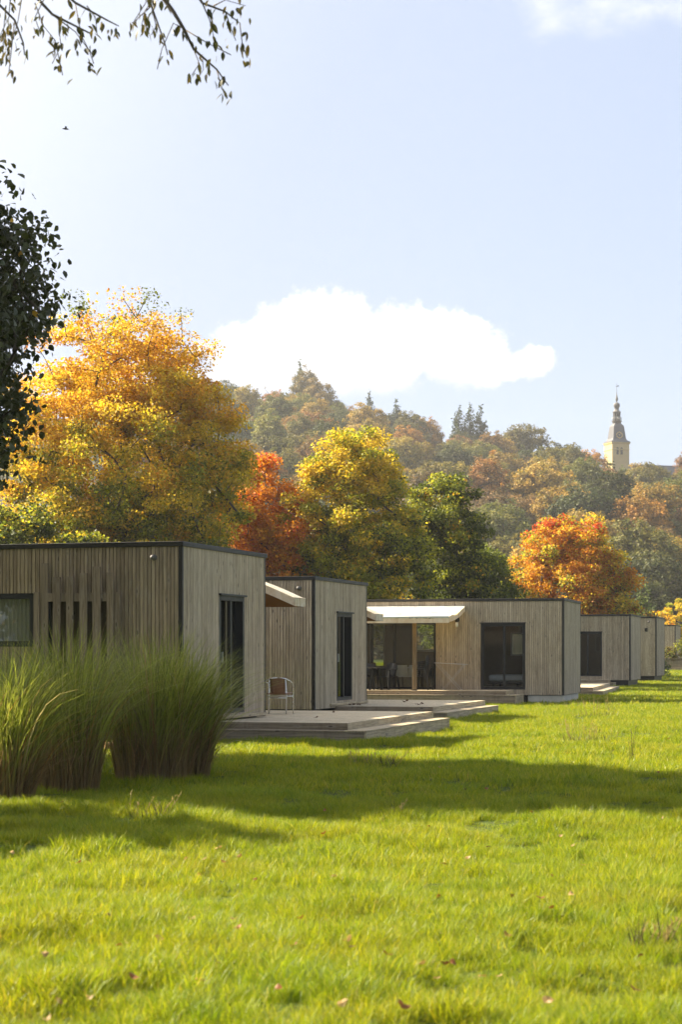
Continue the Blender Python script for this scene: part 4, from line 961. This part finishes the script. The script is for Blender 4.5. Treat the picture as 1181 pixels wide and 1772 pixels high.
def branch(pxs, r0, r1, nleaf, Y, side=(), lead=None):
    pts = [at(px, py, Y+rb.uniform(-.15, .15))-OL for px, py in pxs]
    if lead: pts = [Vector(l)-OL if not isinstance(l, Vector) else l for l in lead]+pts
    b = MB(); n = len(pts); b.tube(pts, [r0+(r1-r0)*i/(n-1) for i in range(n)], 5)
    spots = []
    for sp in side:
        s = [at(px, py, Y+rb.uniform(-.3, .3))-OL for px, py in sp]; b.tube(s, [.006]+[.0035]*(len(s)-1), 4); spots.append(s)
    o = b.build('branch', M['bark'], ot)
    spots.append(pts[-max(2, n-2):])
    for k in range(int(nleaf*1.65)):
        s = rb.choice(spots); i = rb.randrange(len(s)-1); t = rb.random()**.7; p = s[i].lerp(s[i+1], t)
        p = p+Vector((rb.uniform(-.05, .05), rb.uniform(-.12, .12), rb.uniform(-.09, .0)))
        l = link('leaf', rb.choice(LF), None, o, p); z = rb.uniform(.05, .092); l.scale = (z, z, z)
        l.rotation_euler = (rb.uniform(-1.2, 1.2), rb.uniform(.6, 1.6), rb.uniform(0, 6.28))
YB = 14.0
tip = Vector((1.4, 4.5, 8.9))
branch([(-60, -160), (20, -50), (90, 25), (160, 60)], .03, .006, 40, YB, [[(60, 5), (75, 45), (95, 70), (108, 130)], [(100, 30), (105, 80), (90, 110)], [(90, 25), (130, 55), (160, 95)], [(40, -20), (30, 40), (10, 100)], [(20, -40), (15, 30), (-5, 70)]], [tip, tip+Vector((1.4, 0, .2))])
branch([(-20, -120), (80, -40), (130, 5), (185, 35), (205, 45)], .022, .004, 26, YB, [[(130, 5), (140, 60), (155, 90), (162, 110)], [(150, 10), (165, 30), (168, 60)], [(90, -30), (60, 30), (70, 60)]], [tip, tip+Vector((1.5, .1, .35))])
branch([(-60, -100), (-10, 0), (25, 35), (40, 75), (42, 95)], .018, .004, 26, YB, [[(10, 10), (5, 60), (5, 110)], [(25, 35), (20, 80), (15, 125)], [(0, 0), (-12, 60), (4, 90)]], [tip, tip+Vector((1.2, -.2, .1))])
branch([(120, -230), (230, -90), (270, -20), (300, 20), (318, 50), (335, 85), (375, 120), (395, 148)], .03, .004, 34, YB, [[(318, 50), (300, 40), (280, 85), (272, 120)], [(335, 85), (345, 110), (332, 130)], [(375, 120), (380, 140), (385, 155)], [(318, 50), (360, 75), (400, 95)], [(350, 95), (352, 120), (340, 140)]], [tip, tip+Vector((2.0, .2, .8))])
branch([(200, -200), (310, -60), (350, 5), (390, 20), (415, 40)], .022, .004, 34, YB, [[(390, 20), (400, 50), (408, 70)], [(350, 5), (365, 40), (370, 65)], [(415, 40), (420, 80), (428, 100)], [(300, -50), (255, 0), (230, 40)], [(290, -40), (250, 20), (245, 45)], [(370, 10), (390, 0), (425, 10)]], [tip, tip+Vector((2.2, .2, 1.0))])
branch([(180, -180), (235, -60), (262, 10), (285, 75), (290, 95)], .014, .004, 18, YB, [[(262, 10), (240, 30), (228, 45)], [(262, 10), (270, 45), (262, 60)]], [tip, tip+Vector((2.0, 0, .7))])

# ------------------------------------------------------------------ tall ornamental grasses
def miscanthus(label, base, rad, H, n, seed, lit=1.0, lean=(0, 0)):
    rng = np.random.default_rng(seed); t = empty('ornamental_grass', base); tag(t, label, 'grass clump', 'tall ornamental grass clumps before the nearest cabin')
    def blades(N, hmin, hmax, w0, cols, bend, r, seg, name, straight):
        a = rng.random(N)*6.283; rr = r*np.sqrt(rng.random(N)); bx = np.cos(a)*rr; by = np.sin(a)*rr; h = hmin+(hmax-hmin)*rng.random(N)**.7
        dirn = np.arctan2(by, bx)+rng.normal(size=N)*.9; bn = bend*(.25+rng.random(N))*(.35+.9*rr/r); t_ = np.linspace(0, 1, seg+1)
        c1 = np.linspace(0, 1, seg+1)[None, :]
        out = bn[:, None]*h[:, None]*(.28*c1+.75*c1**3); z = h[:, None]*(c1-.42*bn[:, None]*c1**3.2)
        x = bx[:, None]+np.cos(dirn)[:, None]*out+lean[0]*c1**2; y = by[:, None]+np.sin(dirn)[:, None]*out+lean[1]*c1**2
        w = w0*(.6+.8*rng.random(N))[:, None]*(1-.92*c1**1.5); wx = -np.sin(dirn)[:, None]*w; wy = np.cos(dirn)[:, None]*w
        tw = rng.normal(size=N)[:, None]*.6; wz = w*np.sin(tw)*.4
        A = np.stack([x+wx, y+wy, z+wz], -1); B = np.stack([x-wx, y-wy, z-wz], -1); v = np.stack([A, B], 2).reshape(-1, 3)
        o = (np.arange(N)*2*(seg+1))[:, None]; j = np.arange(seg)[None, :]*2; q = np.stack([o+j, o+j+1, o+j+3, o+j+2], -1).reshape(-1, 4)
        cols = np.array(cols); c = cols[rng.integers(0, len(cols), N)]*(.7+.6*rng.random((N, 1))); low = np.array((0.27, 0.18, 0.08))
        f = np.clip((c1-.10)*3.2, 0, 1)[..., None]*np.ones((N, 1, 1)); cc = c[:, None, :]*f+low*(1-f); cc = np.repeat(cc, 2, 1).reshape(-1, 3)
        ob = link(name, np_mesh(name, v, q, False, cc), M['blade'], t); tag(ob, kind='stuff')
    blades(n, H*.72, H*1.12, .0074, [(0.22, 0.255, 0.034), (0.33, 0.36, 0.065), (0.14, 0.17, 0.022), (0.38, 0.38, 0.085)], .54, rad, 7, 'blades', 0)
    blades(n//7, H*.45, H*.98, .0060, [(0.36, 0.27, 0.10), (0.42, 0.22, 0.06), (0.34, 0.30, 0.14)], .75, rad*1.02, 7, 'dry_blades', 0)
    blades(n//2, H*.22, H*.52, .0062, [(0.30, 0.18, 0.085), (0.40, 0.26, 0.13), (0.22, 0.125, 0.06)], .5, rad*1.0, 5, 'stems', 0)
    blades(max(10, n//70), H*1.0, H*1.22, .0065, [(0.50, 0.40, 0.20), (0.44, 0.30, 0.12)], .8, rad, 8, 'seed_stalks', 0)
    return t
M['blade'] = m_leaf('miscanthus_blade', .45, .3, rough=.4)
miscanthus('dense broad clump of tall grass before the nearest cabin corner', (-2.45, 24.9, .02), .49, 2.0, 1400, 51, lean=(.05, 0))
miscanthus('right rim clump of tall grass leaning towards the deck', (-2.02, 25.3, .02), .27, 1.78, 700, 52, lean=(.20, 0))
miscanthus('middle clump of tall grass before the slatted screen', (-3.28, 23.0, .02), .35, 2.02, 1000, 53)
miscanthus('sunlit tall grass clump at the left picture edge', (-3.66, 20.9, .0), .27, 1.82, 800, 54, lean=(.18, -.05))
miscanthus('left rear clump of tall grass below the cabin window', (-4.25, 25.2, .02), .36, 1.85, 800, 55)

# ------------------------------------------------------------------ lawn grass (instanced tufts)
def tuft_mesh(name, nb, rad, hmin, hmax, w, seed, seg=3, lean=.5):
    rng = np.random.default_rng(seed); a = rng.random(nb)*6.283; rr = rad*np.sqrt(rng.random(nb)); bx, by = np.cos(a)*rr, np.sin(a)*rr
    h = hmin+(hmax-hmin)*rng.random(nb); d = rng.random(nb)*6.283; k = lean*(.3+rng.random(nb)); c = np.linspace(0, 1, seg+1)[None, :]
    out = k[:, None]*h[:, None]*(.35*c+.65*c*c); z = h[:, None]*(c-.28*k[:, None]*c**2.5)
    x = bx[:, None]+np.cos(d)[:, None]*out; y = by[:, None]+np.sin(d)[:, None]*out; f = rng.random(nb)*6.283
    ww = w*(.6+.8*rng.random(nb))[:, None]*(1-.9*c**1.4); wx, wy = -np.sin(f)[:, None]*ww, np.cos(f)[:, None]*ww
    v = np.stack([np.stack([x+wx, y+wy, z], -1), np.stack([x-wx, y-wy, z], -1)], 2).reshape(-1, 3)
    o = (np.arange(nb)*2*(seg+1))[:, None]; j = np.arange(seg)[None, :]*2; q = np.stack([o+j, o+j+1, o+j+3, o+j+2], -1).reshape(-1, 4)
    pal = np.array([(0.192, 0.258, 0.012), (0.252, 0.308, 0.016), (0.10, 0.160, 0.009), (0.325, 0.352, 0.023), (0.206, 0.280, 0.014), (0.42, 0.36, 0.10)]); cc = pal[rng.choice(6, nb, p=(.25, .25, .2, .12, .14, .04))]
    return np_mesh(name, v, q, False, np.repeat(cc, 2*(seg+1), 0))
def m_grass():
    t = NT('lawn_blade'); c = t('ShaderNodeVertexColor', layer_name='Col').outputs[0]
    oi = t('ShaderNodeObjectInfo'); pos = oi.outputs['Location']
    n = t.noise(pos, .9, 3); n2 = t.noise(pos, 3.5, 3)
    c = t.mix(t.rng(n, .35, .65), c, t.mix(1.0, c, (1.25, 1.08, .9), 'MULTIPLY'))
    c = t.mix(t.rng(n2, .45, .7, 0, .55), c, t.mix(1.0, c, (.55, .72, .7), 'MULTIPLY'))
    n3 = t.noise(pos, .45, 4, .6); c = t.mix(t.rng(n3, .56, .74, 0, .28), c, (.34, .30, .07))
    b = t.bsdf(c, .45, 0, .25); tr = t('ShaderNodeBsdfTranslucent'); t.put(tr.inputs[0], t.mix(1.0, c, (1.25, 1.15, .5), 'MULTIPLY'))
    mx = t('ShaderNodeMixShader'); mx.inputs[0].default_value = .5; t.l.new(b, mx.inputs[1]); t.l.new(tr.outputs[0], mx.inputs[2]); return t.done(mx.outputs[0])
M['grass'] = m_grass()
tuft_coll = bpy.data.collections.new('tufts')
def instancer(name, pts, scl, meshes, label):
    me = bpy.data.meshes.new(name); me.vertices.add(len(pts)); me.vertices.foreach_set('co', pts.astype(np.float32).ravel())
    a = me.attributes.new('scl', 'FLOAT', 'POINT'); a.data.foreach_set('value', scl.astype(np.float32)); me.update()
    o = link(name, me); tag(o, label, 'grass', kind='stuff')
    ng = bpy.data.node_groups.new(name+'_nodes', 'GeometryNodeTree'); ng.interface.new_socket('Geometry', in_out='INPUT', socket_type='NodeSocketGeometry'); ng.interface.new_socket('Geometry', in_out='OUTPUT', socket_type='NodeSocketGeometry')
    N, L = ng.nodes, ng.links; gi, go = N.new('NodeGroupInput'), N.new('NodeGroupOutput')
    g2i = N.new('GeometryNodeGeometryToInstance')
    coll = bpy.data.collections.new(name+'_src')
    for i, m in enumerate(meshes):
        m.materials.clear(); m.materials.append(M['grass']); so = bpy.data.objects.new('%s_%02d' % (name, i), m); coll.objects.link(so)
    ci = N.new('GeometryNodeCollectionInfo'); ci.inputs['Collection'].default_value = coll; ci.inputs['Separate Children'].default_value = True; ci.inputs['Reset Children'].default_value = True
    ip = N.new('GeometryNodeInstanceOnPoints'); L.new(gi.outputs[0], ip.inputs['Points']); L.new(ci.outputs[0], ip.inputs['Instance']); ip.inputs['Pick Instance'].default_value = True
    ri = N.new('FunctionNodeRandomValue'); ri.data_type = 'INT'; ri.inputs[4].default_value = 0; ri.inputs[5].default_value = len(meshes)-1; L.new(ri.outputs[2], ip.inputs['Instance Index'])
    rv = N.new('FunctionNodeRandomValue'); rv.data_type = 'FLOAT_VECTOR'; rv.inputs[0].default_value = (-.18, -.18, 0); rv.inputs[1].default_value = (.18, .18, 6.283); rv.inputs['Seed'].default_value = 3
    L.new(rv.outputs[0], ip.inputs['Rotation'])
    na = N.new('GeometryNodeInputNamedAttribute'); na.data_type = 'FLOAT'; na.inputs[0].default_value = 'scl'; L.new(na.outputs[0], ip.inputs['Scale'])
    L.new(ip.outputs[0], go.inputs[0]); N.remove(g2i)
    md = o.modifiers.new('scatter', 'NODES'); md.node_group = ng; return o
def blocked(x, y):
    """inside a cabin or deck footprint"""
    bl = np.zeros(len(x), bool)
    for C, T, x0, x1, y0, y1 in ((C1, T1, -9, .02, .02, 4.4), (C1, T1, -9, -1.3, 4.4, 10.3), (C2, T2, -9, .02, .02, 4.4), (C2, T2, -8, -1.3, 4.4, 10), (C3, T3, -9.2, 0, 0, 4.5), (C4, T4, -9.2, 0, 0, 4.5), (C5, T5, -8.2, 0, 0, 4.5), (C6, T6, -8.2, 0, 0, 4.5),
                                 ((.094, 34.35), R(15.5), -4, .46, -.3, 7), ((2.2, 46.1), R(15.5), -4, .46, -.3, 6.5), (c3p(-1.62, -1.75), T3, -7, .38, -.26, 1.8)):
        dx, dy_ = x-C[0], y-C[1]; lx = dx*math.cos(T)-dy_*math.sin(T); ly = dx*math.sin(T)+dy_*math.cos(T)
        bl |= (lx > x0) & (lx < x1) & (ly > y0) & (ly < y1)
    return bl
def scatter(y0, y1, dens, margin, rng, smin, smax):
    A = (y1-y0)*(2*(0.19*y1+margin)); n = int(A*dens); y = y0+(y1-y0)*rng.random(n); x = (rng.random(n)*2-1)*(0.19*y1+margin)
    k = (np.abs(x) < .19*y+margin); x, y = x[k], y[k]; k = ~blocked(x, y); x, y = x[k], y[k]
    s = smin+(smax-smin)*np.clip(1.5*(.55*hash_noise(x, y, 1.3, 21)+.45*hash_noise(x, y, 3.7, 22)-.5)+.5+.35*(rng.random(len(x))-.5), 0, 1)
    hole = (hash_noise(x, y, 1.9, 23)*.6+hash_noise(x, y, 4.7, 24)*.4) < .30; s = np.where(hole, s*.4, s)
    return np.stack([x, y, gz(x, y)-.005], 1), s
rg = np.random.default_rng(77)
nearT = [tuft_mesh('lawn_tuft', 34, .085, .06, .15, .0026, 100+i, 3, .75) for i in range(8)]
midT = [tuft_mesh('lawn_tuft', 30, .13, .06, .15, .0048, 120+i, 2, .7) for i in range(6)]
farT = [tuft_mesh('lawn_tuft', 26, .24, .07, .15, .011, 140+i, 2, .6) for i in range(5)]
p, s = scatter(6.5, 13, 330, .5, rg, .45, 1.3); p2, s2 = scatter(13, 22, 190, .8, rg, .45, 1.3)
instancer('grass_blades_near', np.concatenate([p, p2]), np.concatenate([s, s2]), nearT, 'long bright green lawn grass in the foreground')
p, s = scatter(22, 36, 85, 1.2, rg, .55, 1.2); p2, s2 = scatter(36, 58, 45, 2, rg, .55, 1.2)
instancer('grass_blades_middle', np.concatenate([p, p2]), np.concatenate([s, s2]), midT, 'green lawn grass around the decks')
p, s = scatter(58, 105, 14, 3, rg, .6, 1.2); p2, s2 = scatter(105, 190, 4, 4, rg, .8, 1.5)
instancer('grass_blades_far', np.concatenate([p, p2]), np.concatenate([s, s2]), farT, 'green lawn grass beyond the third cabin')

# weeds, seed stalks
M['straw'] = m_leaf('dry_straw', .3, .2, False, False, (0.36, 0.27, 0.11))
M['weed'] = m_leaf('dark_weed', .3, .2, False, False, (0.09, 0.085, 0.035))
def weed(label, px, py, h, n, spread, mat, seed, name='tall_weed', lean=0.0):
    Y = (EYE-.03)*F/(py-HY); x = (px-590.5)/F*Y; r = random.Random(seed); t = empty(name, (x, Y, float(gz(x, Y)))); tag(t, label, 'weed', 'tall weeds and seed stalks in the lawn')
    b = MB()
    for k in range(n):
        a = r.uniform(0, 6.28); d = r.uniform(0, spread); hh = h*r.uniform(.55, 1.0); q = (math.cos(a)*d, math.sin(a)*d)
        lx = lean+r.uniform(-.15, .15); pts = [(q[0], q[1], 0), (q[0]*1.3+lx*hh*.3, q[1]*1.3, hh*.5), (q[0]*1.5+lx*hh, q[1]*1.5, hh)]
        b.tube(pts, [.004, .003, .002], 4)
        for j in range(5):
            u = r.uniform(.55, 1.0); c = Vector(pts[1]).lerp(Vector(pts[2]), (u-.5)*2); e = c+Vector((r.uniform(-.03, .03), r.uniform(-.03, .03), r.uniform(.01, .05))); w = Vector((.006, .004, 0)); b.face([c-w, c+w, e])
    b.build('stalks', mat, t)
    b = MB()
    for k in range(n*4):
        a = r.uniform(0, 6.28); L = r.uniform(.08, .2); c = Vector((r.uniform(-spread, spread), r.uniform(-spread, spread), r.uniform(0, .06))); e = c+Vector((math.cos(a)*L*.6, math.sin(a)*L*.6, L)); w = Vector((-math.sin(a), math.cos(a), 0))*.006; b.face([c-w, c+w, e])
    b.build('leaves', M['weed'], t)
weed('dark upright weed stalk on the sunny lawn, at the shade edge', 1092, 1318, .62, 5, .07, M['weed'], 1)
weed('loose straw coloured seed grass left of the dark weed', 1015, 1290, .45, 22, .45, M['straw'], 2)
weed('straw seed stalks on the lawn below the third cabin corner', 1030, 1245, .55, 16, .6, M['straw'], 3)
weed('pale bent stalk standing in the shade band, right of the grasses', 690, 1412, .22, 2, .04, M['straw'], 4, lean=.4)
weed('low reddish straw patch at the left of the shade band', 640, 1330, .25, 18, .4, M['straw'], 5)
weed('pale curled grass wisp at the lower right edge', 1130, 1640, .16, 9, .14, M['straw'], 6, lean=.3)
weed('single straw stalk on the lawn right of the fourth cabin steps', 1055, 1235, .5, 4, .12, M['straw'], 7)
weed('tuft of dry stalks at the foot of the middle grass clump', 255, 1420, .3, 7, .2, M['straw'], 8, lean=.3)

# fallen leaves: individual, curled
FL = []
for k, c_ in enumerate(((0.22, 0.09, 0.025), (0.36, 0.23, 0.09), (0.10, 0.04, 0.018))):
    b = MB(); n = 8; rim = [(math.cos(a)*(.5+.10*math.sin(a*5+k)), math.sin(a)*(.38+.08*math.sin(a*3)), .14*math.cos(a*2+k)) for a in [2*math.pi*i/n for i in range(n)]]
    for i in range(n): b.face([(0, 0, 0), rim[i], rim[(i+1) % n]])
    me = b.mesh('fallen_leaf'); me.materials.append(m_leaf('fallen_leaf_%d' % k, .25, .2, False, False, c_)); FL.append(me)
rl_ = random.Random(8)
def fallen(px, py, k, size=.07, z=None, lab=None, grp='fallen leaves on the lawn'):
    hgt = EYE-(z if z is not None else .07); Y = hgt*F/(py-HY); x = (px-590.5)/F*Y
    o = link('fallen_leaf', FL[k], None, None, (x, Y, z+.012 if z is not None else float(gz(x, Y))+.095)); o.scale = (size,)*3; o.rotation_euler = (rl_.uniform(-.6, .6), rl_.uniform(-.6, .6), rl_.uniform(0, 6.28))
    tag(o, lab or ('small rust brown leaf fallen on the lawn', 'small pale tan leaf fallen on the lawn', 'small dark brown leaf fallen on the lawn')[k], 'leaf', grp)
for (px, py, k) in ((760, 1560, 0), (888, 1561, 2), (937, 1568, 0), (784, 1665, 0), (835, 1685, 1), (728, 1678, 1), (757, 1694, 1), (611, 1648, 2), (600, 1634, 0), (378, 1468, 1), (345, 1512, 1), (322, 1485, 1), (387, 1490, 0), (413, 1478, 0),
                    (135, 1492, 0), (20, 1472, 1), (188, 1603, 2), (376, 1682, 2), (345, 1712, 1), (156, 1725, 1), (232, 1705, 0), (405, 1602, 0), (1088, 1456, 0), (846, 1463, 2), (955, 1402, 2), (762, 1345, 1), (1100, 1700, 0), (672, 1665, 0), (1145, 1425, 0), (1140, 1345, 0), (615, 1338, 0), (440, 1521, 0), (1158, 1288, 0),
                    (480, 1730, 0), (77, 1665, 1), (950, 1735, 1), (520, 1600, 0), (278, 1640, 1), (880, 1620, 1), (700, 1760, 0), (1010, 1500, 1), (560, 1450, 0), (920, 1410, 0), (700, 1375, 2)):
    fallen(px, py, k, rl_.uniform(.045, .068))
for k_ in range(26):
    fallen(rl_.uniform(10, 1170), rl_.uniform(1330, 1760), rl_.choice((0, 0, 1, 2)), rl_.uniform(.04, .06))
for (px, py, z) in ((617, 1218, .40), (622, 1220, .40), (630, 1217, .40), (612, 1219.5, .40), (604, 1220, .40), (722, 1219, .40), (726, 1220, .40), (730, 1218, .40), (699, 1215, .40), (703, 1214, .40), (577, 1233, .44), (547, 1242, .44)):
    fallen(px, py, 2, rl_.uniform(.08, .15), z, 'small dark leaf lying on a pale plank deck', 'fallen leaves on the decks')
# ------------------------------------------------------------------ the wooded hillside
def hill_proto(seed, kind):
    rng = np.random.default_rng(seed)
    if kind == 'round':
        lobes = [(0, 0, 8.0, 4.6, 4.6, 4.6)]
        for k in range(9):
            a = rng.random()*6.283; e = rng.uniform(-.5, 1.2); lobes.append((3.1*math.cos(a)*math.cos(e), 3.1*math.sin(a)*math.cos(e), 8.2+3.6*math.sin(e), *(rng.uniform(1.5, 2.4),)*3))
        att = crown_points(lobes, 260, 5, rng); per, cr, leaf = 42, .9, .33
    elif kind == 'tall':
        lobes = [(0, 0, 8.5, 3.2, 3.2, 6.2)]
        for k in range(8):
            a = rng.random()*6.283; z = rng.uniform(5, 13.5); lobes.append((1.9*math.cos(a), 1.9*math.sin(a), z, *(rng.uniform(1.2, 2.0),)*3))
        att = crown_points(lobes, 230, 5, rng); per, cr, leaf = 38, .8, .32
    elif kind == 'bare':
        att = crown_points([(0, 0, 8.5, 3.2, 3.2, 5.5)], 90, 2, rng); per, cr, leaf = 3, .6, .3
    nodes, par, r = grow((0, 0, -1.0), (0, 0, 3.0), att, .028 if kind != 'bare' else .035, step=1.4, rng=rng, trunk_r=.35)
    tm = limb_mesh(nodes, par, r, 4); tm.materials.append(M['bark'])
    ids = np.repeat(np.arange(len(att)), per); N = len(ids); off = unit(rng.normal(size=(N, 3)))*(rng.random((N, 1))**.5)*cr; off[:, 2] *= .7; P = att[ids]+off
    v, q = leaf_arrays(P, leaf*(.6+.8*rng.random(N)), .6, unit(P-np.array([0, 0, 8.])), .8, rng=rng)
    cl = rng.random(len(att))[ids]; c = (.75+.5*cl[:, None])*(.8+.4*rng.random((N, 1)))*np.array([1, 1, 1.0]); c[:, 0] *= 1+.25*(cl-.5)
    cm = np_mesh('crown', v, q, False, np.repeat(c, 4, 0)); cm.materials.append(M['leaf_hill'])
    return tm, cm
PRO = [hill_proto(200+i, k) for i, k in enumerate(('round', 'round', 'round', 'tall', 'tall', 'round', 'bare'))]
HC = {'olive green': ((0.150, 0.140, 0.038), 30), 'dark green': ((0.075, 0.085, 0.028), 20), 'yellowing': ((0.30, 0.225, 0.048), 28), 'russet': ((0.25, 0.14, 0.045), 9), 'brown': ((0.16, 0.115, 0.05), 9), 'fresh green': ((0.17, 0.18, 0.05), 12), 'orange': ((0.34, 0.19, 0.04), 7)}
names = list(HC); wts = [HC[n][1] for n in names]; rh = random.Random(23); count = 0
def hill_tree(x, y, sc, colname, proto, label=None, sink=0.8, zs=1.0, col=None):
    t = empty('woodland_tree', (x, y, float(hill_z(x, y))-sink), rh.uniform(0, 6.28)); t.scale = (sc, sc, sc*zs)
    tm, cm = PRO[proto]; link('trunk', tm, None, t); c = link('crown', cm, None, t)
    c0 = col or HC[colname][0]; j = rh.uniform(.8, 1.25); c.color = (c0[0]*j*rh.uniform(.9, 1.12), c0[1]*j, c0[2]*j, 1); c['kind'] = 'stuff'
    if label is None:
        px = 590.5+x/y*F; hgt = 'foot' if y < 340 else 'middle' if y < 450 else 'shoulder' if y < 535 else 'crest'
        zone = 'behind the golden maple' if px < 425 else 'behind the fiery red maple' if px < 515 else 'above the yellow green maple' if px < 700 else 'above the dark green maple' if px < 860 else 'above the red topped maple' if px < 1010 else 'below the church tower' if px < 1110 else 'at the right edge'
        label = '%s %s at the hill %s, %s' % (colname, ('round tree', 'round tree', 'round tree', 'slender tree', 'slender tree', 'round tree', 'nearly bare tree')[proto], hgt, zone)
    return tag(t, label, 'tree', 'trees of the hillside wood')
placed = []
yrow = 232.0
while yrow < 585 and count < 292:
    sp = 10.2+yrow*.004; x = -.085*yrow-12+rh.uniform(0, sp)
    while x < .19*yrow+16:
        px_ = 590.5+x/yrow*F
        y = yrow+rh.uniform(-4, 4); xx = x+rh.uniform(-2.5, 2.5)
        if not (abs(xx-cx) < 8 and abs(y-YC) < 26) and not (xx > cx+2 and y > YC-12):
            ridge = y > 520
            w = list(wts)
            if y < 330: w = [30, 30, 18, 5, 9, 8, 3]
            n = rh.choices(names, w)[0]; p_ = rh.choices(range(7), (22, 22, 20, 9, 9, 20, 0 if not ridge else 4))[0]
            sc = rh.uniform(.75, 1.28)*(1.08 if y < 400 else 1.0)
            if abs(xx-cx) < 15 and y > 465: sc = min(sc, .58)
            hill_tree(xx, y, sc, n, p_); count += 1
        x += sp*rh.uniform(.85, 1.2)
    yrow += 13.5
print('hill trees', count)
def on_ridge(px, Y): return (px-590.5)/F*Y
# landmarks on the skyline
hill_tree(on_ridge(525, 562), 562, 1.22, 'olive green', 3, 'tallest pale olive tree on the hill crest, left of the cloud base', 0, 1.2, (0.20, 0.17, 0.07))
hill_tree(on_ridge(552, 558), 558, 1.15, 'olive green', 0, 'broad pale olive tree just right of the crest tree', 0, 1.2, (0.20, 0.165, 0.065))
hill_tree(on_ridge(455, 566), 566, 1.1, 'brown', 6, 'bare grey tree on the crest left of the tallest olive tree', 0)
hill_tree(on_ridge(640, 566), 566, 1.0, 'brown', 6, 'bare thin tree on the skyline above the yellow green maple', 0)
hill_tree(on_ridge(915, 545), 545, 1.45, 'olive green', 1, 'large round olive tree on the skyline left of the church', 0)
hill_tree(on_ridge(1078, 540), 540, .52, 'fresh green', 3, 'pale green small tree growing before the church tower', -.5, 1.3)
hill_tree(on_ridge(1030, 545), 545, .72, 'orange', 0, 'orange brown tree at the left foot of the church tower', 0)
hill_tree(on_ridge(1110, 548), 548, .58, 'olive green', 5, 'round olive tree at the right foot of the church tower', 0)
def ridge_fir(px, Y, pt, Rr, seed, label):
    x = on_ridge(px, Y); z0 = float(hill_z(x, Y))-1; H = EYE+(HY-pt)/F*Y-z0
    conifer('fir_tree', label, (x, Y, z0), H, Rr, (0.055, 0.075, 0.045), 16, 16, seed, .85, 'conifers on the skyline')
ridge_fir(519, 572, 626, 4.5, 61, 'dark conifer tip rising behind the tallest crest tree')
ridge_fir(640, 572, 678, 4.6, 62, 'dark conifer on the skyline above the yellow green maple')
ridge_fir(686, 568, 692, 4.6, 63, 'small dark pointed conifer on the skyline, right of centre')
ridge_fir(795, 566, 702, 5.2, 64, 'left conifer of the dark group on the skyline')
ridge_fir(815, 566, 699, 5.6, 65, 'middle conifer of the dark group on the skyline')
ridge_fir(832, 566, 702, 5.0, 66, 'right conifer of the dark group on the skyline')
# understory: one mass of low foliage that hides the woodland floor
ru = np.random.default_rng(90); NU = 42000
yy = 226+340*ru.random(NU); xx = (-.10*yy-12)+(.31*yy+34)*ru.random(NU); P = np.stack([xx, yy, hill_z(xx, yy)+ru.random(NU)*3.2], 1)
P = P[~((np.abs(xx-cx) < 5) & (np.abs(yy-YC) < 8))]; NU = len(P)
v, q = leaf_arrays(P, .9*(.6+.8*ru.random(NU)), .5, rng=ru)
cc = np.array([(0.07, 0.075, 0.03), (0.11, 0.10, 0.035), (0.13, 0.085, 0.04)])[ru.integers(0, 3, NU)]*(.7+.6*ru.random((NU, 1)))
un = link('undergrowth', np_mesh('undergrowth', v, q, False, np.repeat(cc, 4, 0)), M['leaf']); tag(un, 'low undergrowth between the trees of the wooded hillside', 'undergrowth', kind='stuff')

# ------------------------------------------------------------------ haze
hz = MB(); hz.box(-440, 440, -60, 960, -3.0, 118); ho = hz.build('haze', None); tag(ho, 'thin pale autumn haze over the valley', 'haze', kind='stuff')
hm = bpy.data.materials.new('haze_air'); hm.use_nodes = True; nt = hm.node_tree; nt.nodes.clear(); o_ = nt.nodes.new('ShaderNodeOutputMaterial'); pv = nt.nodes.new('ShaderNodeVolumePrincipled')
pv.inputs['Color'].default_value = (0.93, 0.93, 0.95, 1); pv.inputs['Density'].default_value = HAZE; pv.inputs['Anisotropy'].default_value = 0.35
nt.links.new(pv.outputs[0], o_.inputs['Volume']); ho.data.materials.append(hm)
